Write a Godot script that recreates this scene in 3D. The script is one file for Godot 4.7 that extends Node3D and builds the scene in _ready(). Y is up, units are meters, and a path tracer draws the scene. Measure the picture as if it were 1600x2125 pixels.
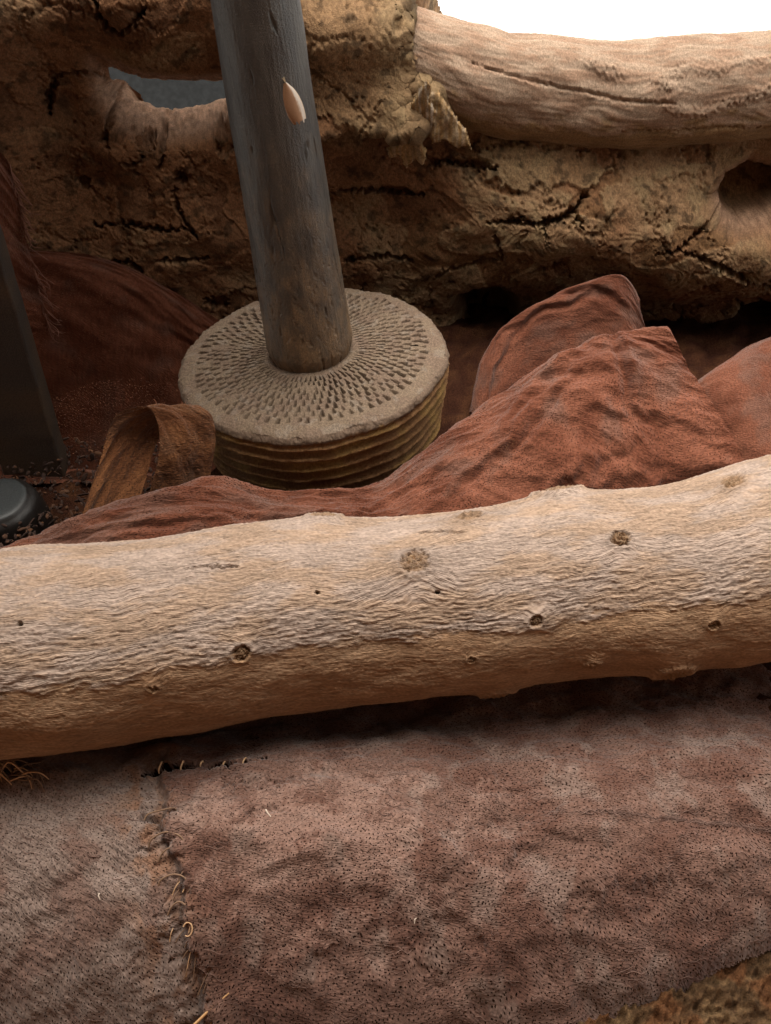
extends Node3D
# A turned mallet with a grooved head standing on bark cloth, between a pale log in front and a weathered trunk behind.

const MM := 0.001
const RED := Color(0.41, 0.26, 0.203)
const DEEP := Color(0.36, 0.22, 0.168)
const DUSK := Color(0.365, 0.285, 0.255)
var n_low: FastNoiseLite
var n_mid: FastNoiseLite
var n_rid: FastNoiseLite
var n_cell: FastNoiseLite
var n_crk: FastNoiseLite
var rng := RandomNumberGenerator.new()
var used := {}

# ------------------------------------------------------------------ helpers
func noise(s: int, kind: int, fractal: int, octaves: int) -> FastNoiseLite:
	var n := FastNoiseLite.new()
	n.seed = s
	n.noise_type = kind
	n.frequency = 1.0
	n.fractal_type = fractal
	n.fractal_octaves = octaves
	return n

func sm(a: float, b: float, x: float) -> float:
	var t := clampf((x - a) / (b - a), 0.0, 1.0)
	return t * t * (3.0 - 2.0 * t)

func c(r: float, g: float, b: float) -> Color:
	return Color(r, g, b)

func numbered(called: String) -> String:
	var k: int = used.get(called, 0)
	used[called] = k + 1
	return called if k == 0 else "%s_%03d" % [called, k]

func tag(o: Node, label: String, category: String, group := "", kind := "") -> Node:
	o.set_meta("label", label)
	if category: o.set_meta("category", category)
	if group: o.set_meta("group", group)
	if kind: o.set_meta("kind", kind)
	return o

func thing(called: String, at := Vector3.ZERO) -> Node3D:
	var o := Node3D.new()
	o.name = numbered(called)
	add_child(o)
	o.position = at
	return o

func obj(called: String, m: Mesh, mat: Material, parent: Node3D = null) -> MeshInstance3D:
	var o := MeshInstance3D.new()
	o.mesh = m
	o.material_override = mat
	if parent:
		o.name = called
		parent.add_child(o, true)
	else:
		o.name = numbered(called)
		add_child(o)
	return o

# normals of a grid of points, U x V
func grid_normals(p: PackedVector3Array, nu: int, nv: int, wrap: bool, flip: bool) -> PackedVector3Array:
	var n := PackedVector3Array()
	n.resize(nu * nv)
	var s := -1.0 if flip else 1.0
	for j in nv:
		var r0 := maxi(j - 1, 0) * nu
		var r1 := mini(j + 1, nv - 1) * nu
		var r := j * nu
		for i in nu:
			var a := i - 1
			var b := i + 1
			if a < 0: a = nu - 2 if wrap else 0
			if b >= nu: b = 1 if wrap else nu - 1
			n[r + i] = (p[r + b] - p[r + a]).cross(p[r1 + i] - p[r0 + i]).normalized() * s
	return n

func grid_mesh(p: PackedVector3Array, col: PackedColorArray, nu: int, nv: int, wrap := false, flip := false, keep := PackedByteArray(), uv := PackedVector2Array()) -> ArrayMesh:
	var idx := PackedInt32Array()
	idx.resize((nu - 1) * (nv - 1) * 6)
	var k := 0
	var all := keep.is_empty()
	for j in nv - 1:
		for i in nu - 1:
			var a := j * nu + i
			var b := a + 1
			var d := a + nu
			var e := d + 1
			if not all and (keep[a] == 0 or keep[b] == 0 or keep[d] == 0 or keep[e] == 0):
				continue
			if flip:
				idx[k] = a; idx[k + 1] = b; idx[k + 2] = d
				idx[k + 3] = b; idx[k + 4] = e; idx[k + 5] = d
			else:
				idx[k] = a; idx[k + 1] = d; idx[k + 2] = b
				idx[k + 3] = b; idx[k + 4] = d; idx[k + 5] = e
			k += 6
	idx.resize(k)
	var arr := []
	arr.resize(Mesh.ARRAY_MAX)
	arr[Mesh.ARRAY_VERTEX] = p
	arr[Mesh.ARRAY_NORMAL] = grid_normals(p, nu, nv, wrap, flip)
	if not col.is_empty():
		arr[Mesh.ARRAY_COLOR] = col
	if not uv.is_empty():
		arr[Mesh.ARRAY_TEX_UV] = uv
	arr[Mesh.ARRAY_INDEX] = idx
	var m := ArrayMesh.new()
	m.add_surface_from_arrays(Mesh.PRIMITIVE_TRIANGLES, arr)
	return m

func displaced(p: PackedVector3Array, h: PackedFloat32Array, nu: int, nv: int, wrap := false, flip := false) -> PackedVector3Array:
	var n := grid_normals(p, nu, nv, wrap, flip)
	for i in p.size():
		p[i] += n[i] * h[i]
	return p

func catmull(a: Vector3, b: Vector3, d: Vector3, e: Vector3, t: float) -> Vector3:
	return b.cubic_interpolate(d, a, e, t)

# a smooth sheet through a small net of points, rows of equal length
func net(rows: Array, nu: int, nv: int) -> PackedVector3Array:
	var nr := rows.size()
	var nc: int = rows[0].size()
	var out := PackedVector3Array()
	out.resize(nu * nv)
	var fine := []
	for r in rows:
		var line := PackedVector3Array()
		line.resize(nu)
		for i in nu:
			var t := float(i) / (nu - 1) * (nc - 1)
			var k := mini(int(t), nc - 2)
			line[i] = catmull(r[maxi(k - 1, 0)], r[k], r[k + 1], r[mini(k + 2, nc - 1)], t - k)
		fine.append(line)
	for j in nv:
		var t := float(j) / (nv - 1) * (nr - 1)
		var k := mini(int(t), nr - 2)
		var f := t - k
		var l0: PackedVector3Array = fine[maxi(k - 1, 0)]
		var l1: PackedVector3Array = fine[k]
		var l2: PackedVector3Array = fine[k + 1]
		var l3: PackedVector3Array = fine[mini(k + 2, nr - 1)]
		for i in nu:
			out[j * nu + i] = catmull(l0[i], l1[i], l2[i], l3[i], f)
	return out

func mmrow(a: Array) -> Array:   # [x, y, z, x, y, z ...] in millimetres
	var out := []
	for i in a.size() / 3:
		out.append(Vector3(a[i * 3], a[i * 3 + 1], a[i * 3 + 2]) * MM)
	return out

# grooves and pits are gathered in a field on a grid whose cells are du x dv metres, from (u0, v0)
class Field:
	var nu: int
	var nv: int
	var u0: float
	var v0: float
	var du: float
	var dv: float
	var cut: PackedFloat32Array
	var nz: FastNoiseLite
	func _init(a: int, b: int, pu: float, pv: float, qu: float, qv: float, n: FastNoiseLite) -> void:
		nu = a; nv = b; u0 = pu; v0 = pv; du = (qu - pu) / (a - 1); dv = (qv - pv) / (b - 1); nz = n
		cut.resize(nu * nv)
	func groove(pts: Array, width: float, depth: float, jag := 0.0012) -> void:   # pts: flat list of millimetres
		var n := pts.size() / 2
		for s in n - 1:
			var a := Vector2(pts[s * 2], pts[s * 2 + 1]) * 0.001
			var b := Vector2(pts[s * 2 + 2], pts[s * 2 + 3]) * 0.001
			var m := width * 2.5 + jag * 1.5
			var i0 := maxi(0, int((minf(a.x, b.x) - m - u0) / du)); var i1 := mini(nu - 1, int((maxf(a.x, b.x) + m - u0) / du) + 1)
			var j0 := maxi(0, int((minf(a.y, b.y) - m - v0) / dv)); var j1 := mini(nv - 1, int((maxf(a.y, b.y) + m - v0) / dv) + 1)
			var ab := b - a
			var l2 := maxf(ab.length_squared(), 1e-12)
			for j in range(j0, j1 + 1):
				for i in range(i0, i1 + 1):
					var p := Vector2(u0 + i * du, v0 + j * dv)
					p += Vector2(nz.get_noise_2d(p.x * 260.0, p.y * 260.0), nz.get_noise_2d(p.x * 260.0 + 40.0, p.y * 260.0)) * jag * 2.0
					var t := clampf((p - a).dot(ab) / l2, 0.0, 1.0)
					var d := p.distance_to(a + ab * t)
					var g := (s + t) / (n - 1)
					var w := width * (0.45 + 0.9 * sin(PI * clampf(g * 0.86 + 0.07, 0.0, 1.0)))
					var q := depth * (1.0 - smoothstep(w * 0.25, w * 1.3, d))
					var k := j * nu + i
					if q > cut[k]: cut[k] = q
	func pit(cu: float, cv: float, ru: float, rv: float, depth: float, rag := 0.5, soft := 0.35) -> void:
		var m := 1.0 + rag
		var i0 := maxi(0, int((cu - ru * m - u0) / du)); var i1 := mini(nu - 1, int((cu + ru * m - u0) / du) + 1)
		var j0 := maxi(0, int((cv - rv * m - v0) / dv)); var j1 := mini(nv - 1, int((cv + rv * m - v0) / dv) + 1)
		for j in range(j0, j1 + 1):
			for i in range(i0, i1 + 1):
				var x := (u0 + i * du - cu) / ru
				var y := (v0 + j * dv - cv) / rv
				var d := sqrt(x * x + y * y) + nz.get_noise_2d(x * 1.6 + cu * 900.0, y * 1.6 + cv * 900.0) * rag * 1.4
				var q := depth * (1.0 - smoothstep(1.0 - soft, 1.0, d))
				var k := j * nu + i
				if q > cut[k]: cut[k] = q

func tube(pts: Array, r0: float, r1: float, sides := 6, rough := 0.0) -> ArrayMesh:
	var n := pts.size()
	var p := PackedVector3Array()
	var up := Vector3(0.31, 0.87, 0.22).normalized()
	for j in n:
		var d: Vector3 = (pts[mini(j + 1, n - 1)] - pts[maxi(j - 1, 0)]).normalized()
		var s := d.cross(up).normalized()
		var t := s.cross(d)
		var r := lerpf(r0, r1, float(j) / (n - 1))
		for i in sides + 1:
			var a := TAU * i / sides
			p.append(pts[j] + (s * cos(a) + t * sin(a)) * r * (1.0 + rough * n_mid.get_noise_3d(pts[j].x * 900.0, i % sides, pts[j].z * 900.0)))
	return grid_mesh(p, PackedColorArray(), sides + 1, n, true, true)

func smooth_path(pts: Array, per := 6) -> Array:
	var out := []
	for k in pts.size() - 1:
		for s in per:
			out.append(catmull(pts[maxi(k - 1, 0)], pts[k], pts[k + 1], pts[mini(k + 2, pts.size() - 1)], float(s) / per))
	out.append(pts[-1])
	return out

var grain_tex: NoiseTexture2D
var speck_tex: NoiseTexture2D
var pore_tex: NoiseTexture2D
var thread_tex: ImageTexture
var bark_tex: ImageTexture

func noise_tex(s: int, f: float, fractal: int, octaves: int, lo: float, size := 512) -> NoiseTexture2D:
	var n := FastNoiseLite.new()
	n.seed = s
	n.noise_type = FastNoiseLite.TYPE_SIMPLEX_SMOOTH
	n.frequency = f
	n.fractal_type = fractal
	n.fractal_octaves = octaves
	var t := NoiseTexture2D.new()
	t.width = size
	t.height = size
	t.seamless = true
	t.noise = n
	if lo < 1.0:
		var g := Gradient.new()
		g.set_color(0, Color(lo, lo, lo))
		g.set_color(1, Color(1, 1, 1))
		t.color_ramp = g
	return t

# a noise drawn out along u
func stretched(s: int, f: float, fractal: int, octaves: int, by: int) -> ImageTexture:
	var n := FastNoiseLite.new()
	n.seed = s
	n.noise_type = FastNoiseLite.TYPE_SIMPLEX_SMOOTH
	n.frequency = f
	n.fractal_type = fractal
	n.fractal_octaves = octaves
	var im := n.get_seamless_image(1024 / by, 1024, false, false, 0.25)
	im.resize(1024, 1024, Image.INTERPOLATE_CUBIC)
	return ImageTexture.create_from_image(im)

# bark cloth: open meshes cut by the pore map (the alpha of a vertex says how open), fibres in relief
func cloth_matter(rim := 0.3) -> StandardMaterial3D:
	var m := StandardMaterial3D.new()
	m.vertex_color_use_as_albedo = true
	m.vertex_color_is_srgb = true
	m.roughness = 0.95
	m.metallic_specular = 0.15
	m.albedo_texture = pore_tex
	m.transparency = BaseMaterial3D.TRANSPARENCY_ALPHA_SCISSOR
	m.alpha_scissor_threshold = 0.25
	m.heightmap_enabled = true
	m.heightmap_texture = thread_tex
	m.heightmap_scale = 0.032
	m.rim_enabled = true
	m.rim = rim
	m.rim_tint = 0.6
	return m

# tint is carried by vertices; the maps add fine grain of the matter, and its relief (relief in millimetres)
func matter(rough: float, per_metre: float, relief: float, tex: Texture2D, relief_tex: Texture2D, spec := 0.35, tint := Color.WHITE) -> StandardMaterial3D:
	var m := StandardMaterial3D.new()
	m.vertex_color_use_as_albedo = true
	m.vertex_color_is_srgb = true
	m.albedo_color = tint
	m.roughness = rough
	m.metallic_specular = spec
	m.uv1_triplanar = true
	m.uv1_scale = Vector3.ONE * per_metre
	if tex:
		m.albedo_texture = tex
	if relief_tex:
		m.heightmap_enabled = true
		m.heightmap_texture = relief_tex
		m.heightmap_scale = relief * 0.1
	return m

func inside(poly: PackedVector2Array, p: Vector2) -> float:   # signed distance, positive inside
	var d := 1e9
	var n := poly.size()
	for k in n:
		var a := poly[k]
		var b := poly[(k + 1) % n]
		var ab := b - a
		var t := clampf((p - a).dot(ab) / maxf(ab.length_squared(), 1e-12), 0.0, 1.0)
		d = minf(d, p.distance_squared_to(a + ab * t))
	d = sqrt(d)
	return d if Geometry2D.is_point_in_polygon(p, poly) else -d

func poly_mm(a: Array) -> PackedVector2Array:
	var out := PackedVector2Array()
	for i in a.size() / 2:
		out.append(Vector2(a[i * 2], a[i * 2 + 1]) * MM)
	return out

# ------------------------------------------------------------------ scene
func _ready() -> void:
	rng.seed = 7
	var cam := Camera3D.new()
	cam.name = "camera"
	cam.fov = 55.0
	cam.near = 0.01
	cam.far = 200.0
	cam.position = Vector3(0, 0.292, 0.37)
	cam.rotation_degrees = Vector3(-42, 0, 0)
	add_child(cam)

	var sky := ProceduralSkyMaterial.new()
	sky.sky_top_color = Color(0.86, 0.88, 0.90)
	sky.sky_horizon_color = Color(0.90, 0.92, 0.93)
	sky.ground_horizon_color = Color(0.60, 0.58, 0.54)
	sky.ground_bottom_color = Color(0.35, 0.33, 0.30)
	sky.sky_energy_multiplier = 0.6
	sky.ground_energy_multiplier = 0.4
	var env := Environment.new()
	env.background_mode = Environment.BG_SKY
	env.sky = Sky.new()
	env.sky.sky_material = sky
	env.tonemap_mode = Environment.TONE_MAPPER_LINEAR
	env.tonemap_exposure = 4.4
	env.sdfgi_enabled = true
	env.ssao_enabled = true
	env.ssil_enabled = true
	var we := WorldEnvironment.new()
	we.name = "environment"
	we.environment = env
	add_child(we)

	var sun := DirectionalLight3D.new()
	sun.name = "sun"
	sun.light_color = Color(1.0, 0.97, 0.93)
	sun.light_energy = 0.5
	sun.light_angular_distance = 55.0
	sun.shadow_enabled = true
	add_child(sun)
	sun.look_at_from_position(Vector3.ZERO, -Vector3(-0.06, 0.98, -0.13), Vector3(0, 0, 1))

	n_low = noise(11, FastNoiseLite.TYPE_SIMPLEX_SMOOTH, FastNoiseLite.FRACTAL_FBM, 2)
	n_mid = noise(23, FastNoiseLite.TYPE_SIMPLEX_SMOOTH, FastNoiseLite.FRACTAL_FBM, 4)
	n_rid = noise(37, FastNoiseLite.TYPE_SIMPLEX_SMOOTH, FastNoiseLite.FRACTAL_RIDGED, 2)
	n_cell = noise(41, FastNoiseLite.TYPE_CELLULAR, FastNoiseLite.FRACTAL_NONE, 1)
	n_cell.cellular_return_type = FastNoiseLite.RETURN_DISTANCE
	n_cell.cellular_jitter = 0.85
	n_crk = noise(53, FastNoiseLite.TYPE_CELLULAR, FastNoiseLite.FRACTAL_NONE, 1)
	n_crk.cellular_return_type = FastNoiseLite.RETURN_DISTANCE2_SUB
	n_crk.domain_warp_enabled = true
	n_crk.domain_warp_amplitude = 0.45
	n_crk.domain_warp_frequency = 1.4
	n_crk.domain_warp_fractal_octaves = 3

	grain_tex = noise_tex(3, 0.05, FastNoiseLite.FRACTAL_FBM, 5, 1.0)
	speck_tex = noise_tex(5, 0.03, FastNoiseLite.FRACTAL_FBM, 5, 0.62)

	# net of bark fibre: the alpha falls in the middle of each mesh, where the cloth is open
	var pn := FastNoiseLite.new()
	pn.seed = 61
	pn.noise_type = FastNoiseLite.TYPE_CELLULAR
	pn.frequency = 0.04
	pn.fractal_type = FastNoiseLite.FRACTAL_NONE
	pn.cellular_return_type = FastNoiseLite.RETURN_DISTANCE
	pn.cellular_jitter = 0.9
	pore_tex = NoiseTexture2D.new()
	pore_tex.width = 1024
	pore_tex.height = 1024
	pore_tex.seamless = true
	pore_tex.seamless_blend_skirt = 0.03
	pore_tex.noise = pn
	var pg := Gradient.new()
	pg.set_color(0, Color(1, 1, 1, 0))
	pg.set_color(1, Color(1, 1, 1, 1))
	pg.set_offset(1, 0.5)
	pore_tex.color_ramp = pg
	thread_tex = stretched(71, 0.055, FastNoiseLite.FRACTAL_FBM, 4, 3)
	bark_tex = stretched(83, 0.05, FastNoiseLite.FRACTAL_RIDGED, 3, 6)

	var t0 := Time.get_ticks_msec()
	setting()
	print("setting ", Time.get_ticks_msec() - t0); t0 = Time.get_ticks_msec()
	trunk()
	print("trunk ", Time.get_ticks_msec() - t0); t0 = Time.get_ticks_msec()
	pale_log()
	print("log ", Time.get_ticks_msec() - t0); t0 = Time.get_ticks_msec()
	near_cloth()
	print("near cloth ", Time.get_ticks_msec() - t0); t0 = Time.get_ticks_msec()
	red_cloths()
	print("red cloths ", Time.get_ticks_msec() - t0); t0 = Time.get_ticks_msec()
	mallet()
	print("mallet ", Time.get_ticks_msec() - t0); t0 = Time.get_ticks_msec()
	left_things()
	print("left ", Time.get_ticks_msec() - t0)

# ------------------------------------------------------------------ ground and what lies beyond
func setting() -> void:
	var gm := PlaneMesh.new()
	gm.size = Vector2(60, 60)
	var gmat := StandardMaterial3D.new()
	gmat.albedo_color = Color(0.93, 0.93, 0.92)
	gmat.roughness = 0.95
	gmat.uv1_triplanar = true
	gmat.uv1_scale = Vector3.ONE * 3.0
	gmat.albedo_texture = speck_tex
	var g := obj("ground", gm, gmat)
	g.position.y = -0.13
	tag(g, "pale sunlit ground beyond the weathered trunk", "", "", "structure")

	# dark earth bed on which the cloths, logs and mallet rest
	var nu := 160
	var nv := 110
	var p := PackedVector3Array()
	var col := PackedColorArray()
	for j in nv:
		for i in nu:
			var x := lerpf(-0.34, 0.34, float(i) / (nu - 1))
			var z := lerpf(-0.21, 0.30, float(j) / (nv - 1))
			var e := sm(0.34, 0.30, absf(x)) * sm(-0.21, -0.18, z) * sm(0.31, 0.30, z)
			p.append(Vector3(x, lerpf(-0.14, -0.004 + 0.005 * n_mid.get_noise_2d(x * 60.0, z * 60.0) - 0.070 * sm(-0.075, -0.10, x) * sm(0.014, -0.010, z) - 0.05 * sm(0.175, 0.215, z), e), z))
			var k := n_mid.get_noise_2d(x * 90.0 + 7.0, z * 90.0)
			col.append(c(0.27, 0.17, 0.13).lerp(c(0.36, 0.24, 0.17), sm(-0.2, 0.4, k)))
	var ea := obj("earth_floor", grid_mesh(p, col, nu, nv, false, true), matter(0.95, 40.0, 0.8, speck_tex, grain_tex, 0.2))
	tag(ea, "dark reddish earth under the cloths and the mallet", "", "", "structure")

	# unseen earth bank, added to shade the near side and bounce warm light
	var bmat := StandardMaterial3D.new()
	bmat.albedo_color = Color(0.58, 0.42, 0.31)
	bmat.roughness = 0.95
	bmat.uv1_triplanar = true
	bmat.uv1_scale = Vector3.ONE * 6.0
	bmat.albedo_texture = speck_tex
	var bp := PackedVector3Array()
	for q in [[0.262, -0.14], [0.275, -0.05], [0.305, 0.05], [0.352, 0.17], [0.402, 0.28], [0.44, 0.30], [0.60, 0.31], [0.95, 0.31]]:
		for i in 61:
			var x := lerpf(-1.2, 0.9, i / 60.0)
			bp.append(Vector3(x, q[1] + 0.004 * n_low.get_noise_2d(x * 9.0, q[1] * 30.0), q[0] + 0.006 * n_low.get_noise_2d(x * 11.0 + 5.0, q[1] * 20.0 + 9.0)))
	var bk := obj("added_shade_bank", grid_mesh(bp, PackedColorArray(), 61, 8, false, true), bmat)
	tag(bk, "unseen earth bank added to shade the near side of the logs", "", "", "structure")

	# unseen mud wall, added to cut sky light from the near left
	var mw := BoxMesh.new()
	mw.size = Vector3(2.0, 1.7, 0.14)
	var mud := obj("added_shade_wall", mw, bmat)
	mud.position = Vector3(-0.75, 0.72, 1.0)
	tag(mud, "unseen mud wall added to block sky light from the near side", "", "", "structure")

	# unseen low eave, added to dim the near side; edge a little aslant
	var rm := BoxMesh.new()
	rm.size = Vector3(2.6, 0.08, 1.1)
	var rmat := StandardMaterial3D.new()
	rmat.albedo_color = Color(0.45, 0.38, 0.28)
	rmat.roughness = 0.95
	rmat.uv1_triplanar = true
	rmat.uv1_scale = Vector3(20, 4, 4)
	rmat.albedo_texture = speck_tex
	var added_eave := obj("added_eave", rm, rmat)
	added_eave.rotation = Vector3(deg_to_rad(-8), deg_to_rad(-6), 0)
	added_eave.position = Vector3(-0.14, 0.62, 0.76)
	tag(added_eave, "unseen low eave added to shade the near side", "", "", "structure")

	# grey panel standing behind the trunk, seen through its long hole
	var pm := BoxMesh.new()
	pm.size = Vector3(0.60, 0.20, 0.012)
	var pmat := StandardMaterial3D.new()
	pmat.albedo_color = Color(0.19, 0.205, 0.215)
	pmat.roughness = 0.8
	pmat.uv1_triplanar = true
	pmat.uv1_scale = Vector3.ONE * 8.0
	pmat.albedo_texture = speck_tex
	var panel := obj("grey_metal_sheet", pm, pmat)
	panel.position = Vector3(-0.26, -0.035, -0.52)
	tag(panel, "dull blue grey metal sheet seen through the long hole in the trunk", "metal sheet")

# ------------------------------------------------------------------ weathered trunk
const LIMB := [[-0.110, 0.178, 0.0230], [-0.0645, 0.1690, 0.0225], [-0.0445, 0.1602, 0.0220], [-0.0225, 0.1509, 0.0215], [0.0114, 0.1404, 0.0213], [0.0347, 0.1319, 0.0238], [0.0584, 0.1262, 0.0240], [0.0938, 0.1231, 0.0245], [0.1175, 0.1218, 0.0250], [0.1521, 0.1246, 0.0247], [0.1867, 0.1266, 0.0244], [0.245, 0.131, 0.025], [0.30, 0.136, 0.025]]
const LIMB_Z := -0.122

func limb_at(x: float) -> Vector2:   # height of the axis, radius
	var s := 0
	while s < LIMB.size() - 2 and LIMB[s + 1][0] < x: s += 1
	var t: float = clampf((x - LIMB[s][0]) / (LIMB[s + 1][0] - LIMB[s][0]), 0.0, 1.0)
	var a: int = maxi(s - 1, 0)
	var b: int = mini(s + 2, LIMB.size() - 1)
	return Vector2(cubic_interpolate(LIMB[s][1], LIMB[s + 1][1], LIMB[a][1], LIMB[b][1], t), cubic_interpolate(LIMB[s][2], LIMB[s + 1][2], LIMB[a][2], LIMB[b][2], t))

func wall_top(x: float) -> float:
	return lerpf(0.190, 0.124, sm(0.002, 0.045, x))

func wall_z(x: float, y: float) -> float:
	var z := -0.112 - 0.14 * (y - 0.045)
	# right half swells out below the branch, and tucks in at its foot
	var r := sm(-0.02, 0.09, x)
	var yc := lerpf(0.070, 0.056, sm(0.05, 0.2, x))
	z += r * 0.028 * exp(-pow((y - yc) / 0.034, 2.0))
	z -= r * 0.020 * sm(0.036, 0.0, y)
	# on its left the limb is still wrapped in bark
	if x > -0.09 and x < 0.06:
		var torn := 0.009 + 0.62 * clampf(0.152 - y, 0.0, 0.050) + 0.007 * n_mid.get_noise_2d(x * 60.0, y * 90.0 + 7.0)
		var at := limb_at(x)
		var dy := y - at.x
		var bark := at.y + 0.0032
		if absf(dy) < bark:
			var on := sm(-0.088, -0.050, x) * sm(0.0030, -0.0030, x - torn)
			z = lerpf(z, maxf(z, LIMB_Z + sqrt(bark * bark - dy * dy)), on)
		# thick old bark hangs from its front as a sloping ledge
		var ledge := sm(-0.080, -0.055, x) * sm(0.0020, -0.0220, x - torn) * sm(0.112, 0.1185, y + 0.004 * n_low.get_noise_2d(x * 70.0, 3.0))
		z = lerpf(z, maxf(z, lerpf(-0.085, -0.110, (y - 0.118) / 0.052)), ledge)
	# left half: a thick limb above the long hole, a lip below it
	var l := 1.0 - sm(-0.03, 0.02, x)
	z += l * 0.012 * exp(-pow((y - 0.160) / 0.020, 2.0))
	z += l * 0.004 * exp(-pow((y - 0.096) / 0.016, 2.0))
	z += l * 0.006 * exp(-pow((y - 0.045) / 0.020, 2.0))
	z += 0.040 * sm(-0.150, -0.235, x)
	return z

func trunk() -> void:
	var root := thing("weathered_trunk", Vector3.ZERO)
	tag(root, "hollow weathered trunk with cracked ochre bark and holes, behind the mallet", "tree trunk")
	var nu := 1000
	var nv := 340
	var xa := -0.350
	var xb := 0.290
	var f := Field.new(nu, nv, xa, -0.03, xb, 0.190, n_mid)
	var cracks := [
		[-159, 130, -163, 123, -164, 116], [-160, 132, -146, 133, -138, 128], [-135, 120, -136, 112, -140, 102, -138, 99],
		[-107, 120, -110, 114, -112, 105, -112, 95, -115, 88], [-152, 60, -134, 61, -117, 58, -103, 59], [-108, 80, -108, 70, -103, 60, -98, 54],
		[-148, 42, -136, 42, -130, 36, -129, 25], [-122, 42, -110, 42, -94, 43], [-133, 93, -128, 90, -121, 94], [-132, 169, -132, 161, -129, 155, -123, 151],
		[-123, 151, -115, 157, -110, 163], [-24, 77, -5, 78, 19, 77], [-20, 43, 0, 45, 15, 42], [26, 32, 32, 38, 47, 42, 61, 49, 58, 54],
		[52, 69, 64, 70, 68, 74], [59, 70, 76, 71, 90, 75, 99, 83], [94, 77, 98, 70], [136, 57, 147, 58, 158, 68, 171, 75, 175, 78],
		[150, 57, 163, 53, 178, 46, 195, 38, 207, 29], [76, 42, 84, 45, 92, 47], [55, 62, 59, 52, 62, 46], [191, 20, 199, 8, 210, -1],
		[14, 95, 31, 94, 44, 93, 55, 93], [81, 62, 79, 69, 81, 74]]
	for k in cracks.size():
		f.groove(cracks[k], 0.0008 if k % 3 else 0.0011, 0.006 if k % 3 else 0.008)
	for q in [[-104, 84, 4, 4], [-154, 81, 3, 3], [-141, 8, 6, 3], [-80, 102, 5, 8], [-149, 14, 8, 4], [120, 43, 5, 2], [46, 94, 6, 2], [24, 93, 3, 2], [-60, 62, 4, 5], [-92, 17, 7, 4], [-120, 100, 5, 3], [5, 78, 9, 2]]:
		f.pit(q[0] * MM, q[1] * MM, q[2] * MM, q[3] * MM, 0.006, 0.5, 0.3)
	var holes := []
	for h in [[-139, 136, -128, 132, -119, 129, -106, 127.5, -90, 127, -68, 128, -60, 118, -80, 111, -92, 107.5, -105, 106, -119, 106, -130, 110, -139, 122],
			[168, 78, 173, 85, 184, 90, 200, 88, 206, 76, 194, 68, 180, 66, 171, 71], [42, 14, 50, 20, 60, 18, 69, 8, 71, -1, 59, -6, 47, -1], [208, -1, 216, 5, 229, -4, 230, -17, 214, -13]]:
		holes.append(poly_mm(h))
	var slab := poly_mm([-48, 170, -30, 178, 12, 170, 14, 145, 24, 138, 42, 121, 43, 105, 32, 111, 22, 104, 8, 107, -9, 117, -23, 121, -36, 128, -46, 140])
	var slab2 := poly_mm([46, 98, 60, 104, 78, 100, 88, 102, 104, 98, 112, 92, 98, 84, 84, 87, 66, 84, 50, 88])
	var p := PackedVector3Array()
	var col := PackedColorArray()
	var hh := PackedFloat32Array()
	var keep := PackedByteArray()
	p.resize(nu * nv); col.resize(nu * nv); hh.resize(nu * nv); keep.resize(nu * nv)
	var red := c(0.55, 0.40, 0.29)
	var ochre := c(0.585, 0.465, 0.35)
	var olive := c(0.565, 0.48, 0.36)
	var dark := c(0.46, 0.33, 0.24)
	for j in nv:
		var y0 := lerpf(-0.03, 0.190, float(j) / (nv - 1))
		for i in nu:
			var x := lerpf(xa, xb, float(i) / (nu - 1))
			var k := j * nu + i
			var y := y0
			var z := wall_z(x, y)
			var top := wall_top(x)
			var over := sm(top - 0.022, top, y)
			z -= 0.05 * over * over
			var big := n_low.get_noise_2d(x * 20.0, y * 25.0)
			var med := n_low.get_noise_2d(x * 58.0 + 5.0, y * 75.0 + 3.0)
			var fin := n_mid.get_noise_2d(x * 420.0, y * 420.0 + 9.0)
			var h := big * 0.0036 + med * 0.0009 + n_mid.get_noise_2d(x * 130.0, y * 150.0) * 0.00045 + fin * 0.00018 + 0.00055 * n_mid.get_noise_2d(x * 34.0 + 12.0, y * 330.0 + 40.0 * big / (1.0 + absf(big)))
			# a crust of old bark lies over the wood in plates with broken edges
			var right := sm(-0.03, 0.06, x)
			var pl := n_low.get_noise_2d(x * 19.0 + 31.0, y * 27.0) + 0.05 * n_mid.get_noise_2d(x * 110.0, y * 110.0) + 0.05 * fin + 0.12
			var plate := sm(-0.02, 0.02, pl)
			var sd := -1.0
			if x > -0.06 and x < 0.06 and y > 0.09: sd = inside(slab, Vector2(x, y)) + 0.004 * n_mid.get_noise_2d(x * 130.0, y * 130.0) + fin * 0.001
			if x > 0.03 and x < 0.13 and y > 0.07 and y < 0.12: sd = maxf(sd, inside(slab2, Vector2(x, y)) + 0.004 * n_mid.get_noise_2d(x * 130.0, y * 130.0) + fin * 0.001)
			var sl := sm(0.0, 0.0012, sd)
			plate = maxf(plate, sl)
			h += plate * 0.0009 + sl * 0.0016
			# shrinkage cracks in the crust
			var cr := n_crk.get_noise_2d(x * 27.0, y * 34.0) + 1.0
			var crk := 1.0 - sm(0.015, 0.065, cr + 0.03 * fin)
			var where := sm(-0.05, 0.15, n_low.get_noise_2d(x * 14.0 + 50.0, y * 14.0))
			h -= crk * where * 0.0013
			# small worm holes and pores
			var pore := 1.0 - sm(0.10, 0.22, n_cell.get_noise_2d(x * 210.0, y * 210.0) + 1.0)
			h -= pore * 0.0012 * sm(0.0, 0.3, n_low.get_noise_2d(x * 30.0 + 9.0, y * 30.0))
			# knot with rings near the top of the trunk
			var kx := (x - 0.004) / 0.0075
			var ky := (y - 0.158) / 0.0070
			var kd := sqrt(kx * kx + ky * ky) + 0.15 * med
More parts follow.
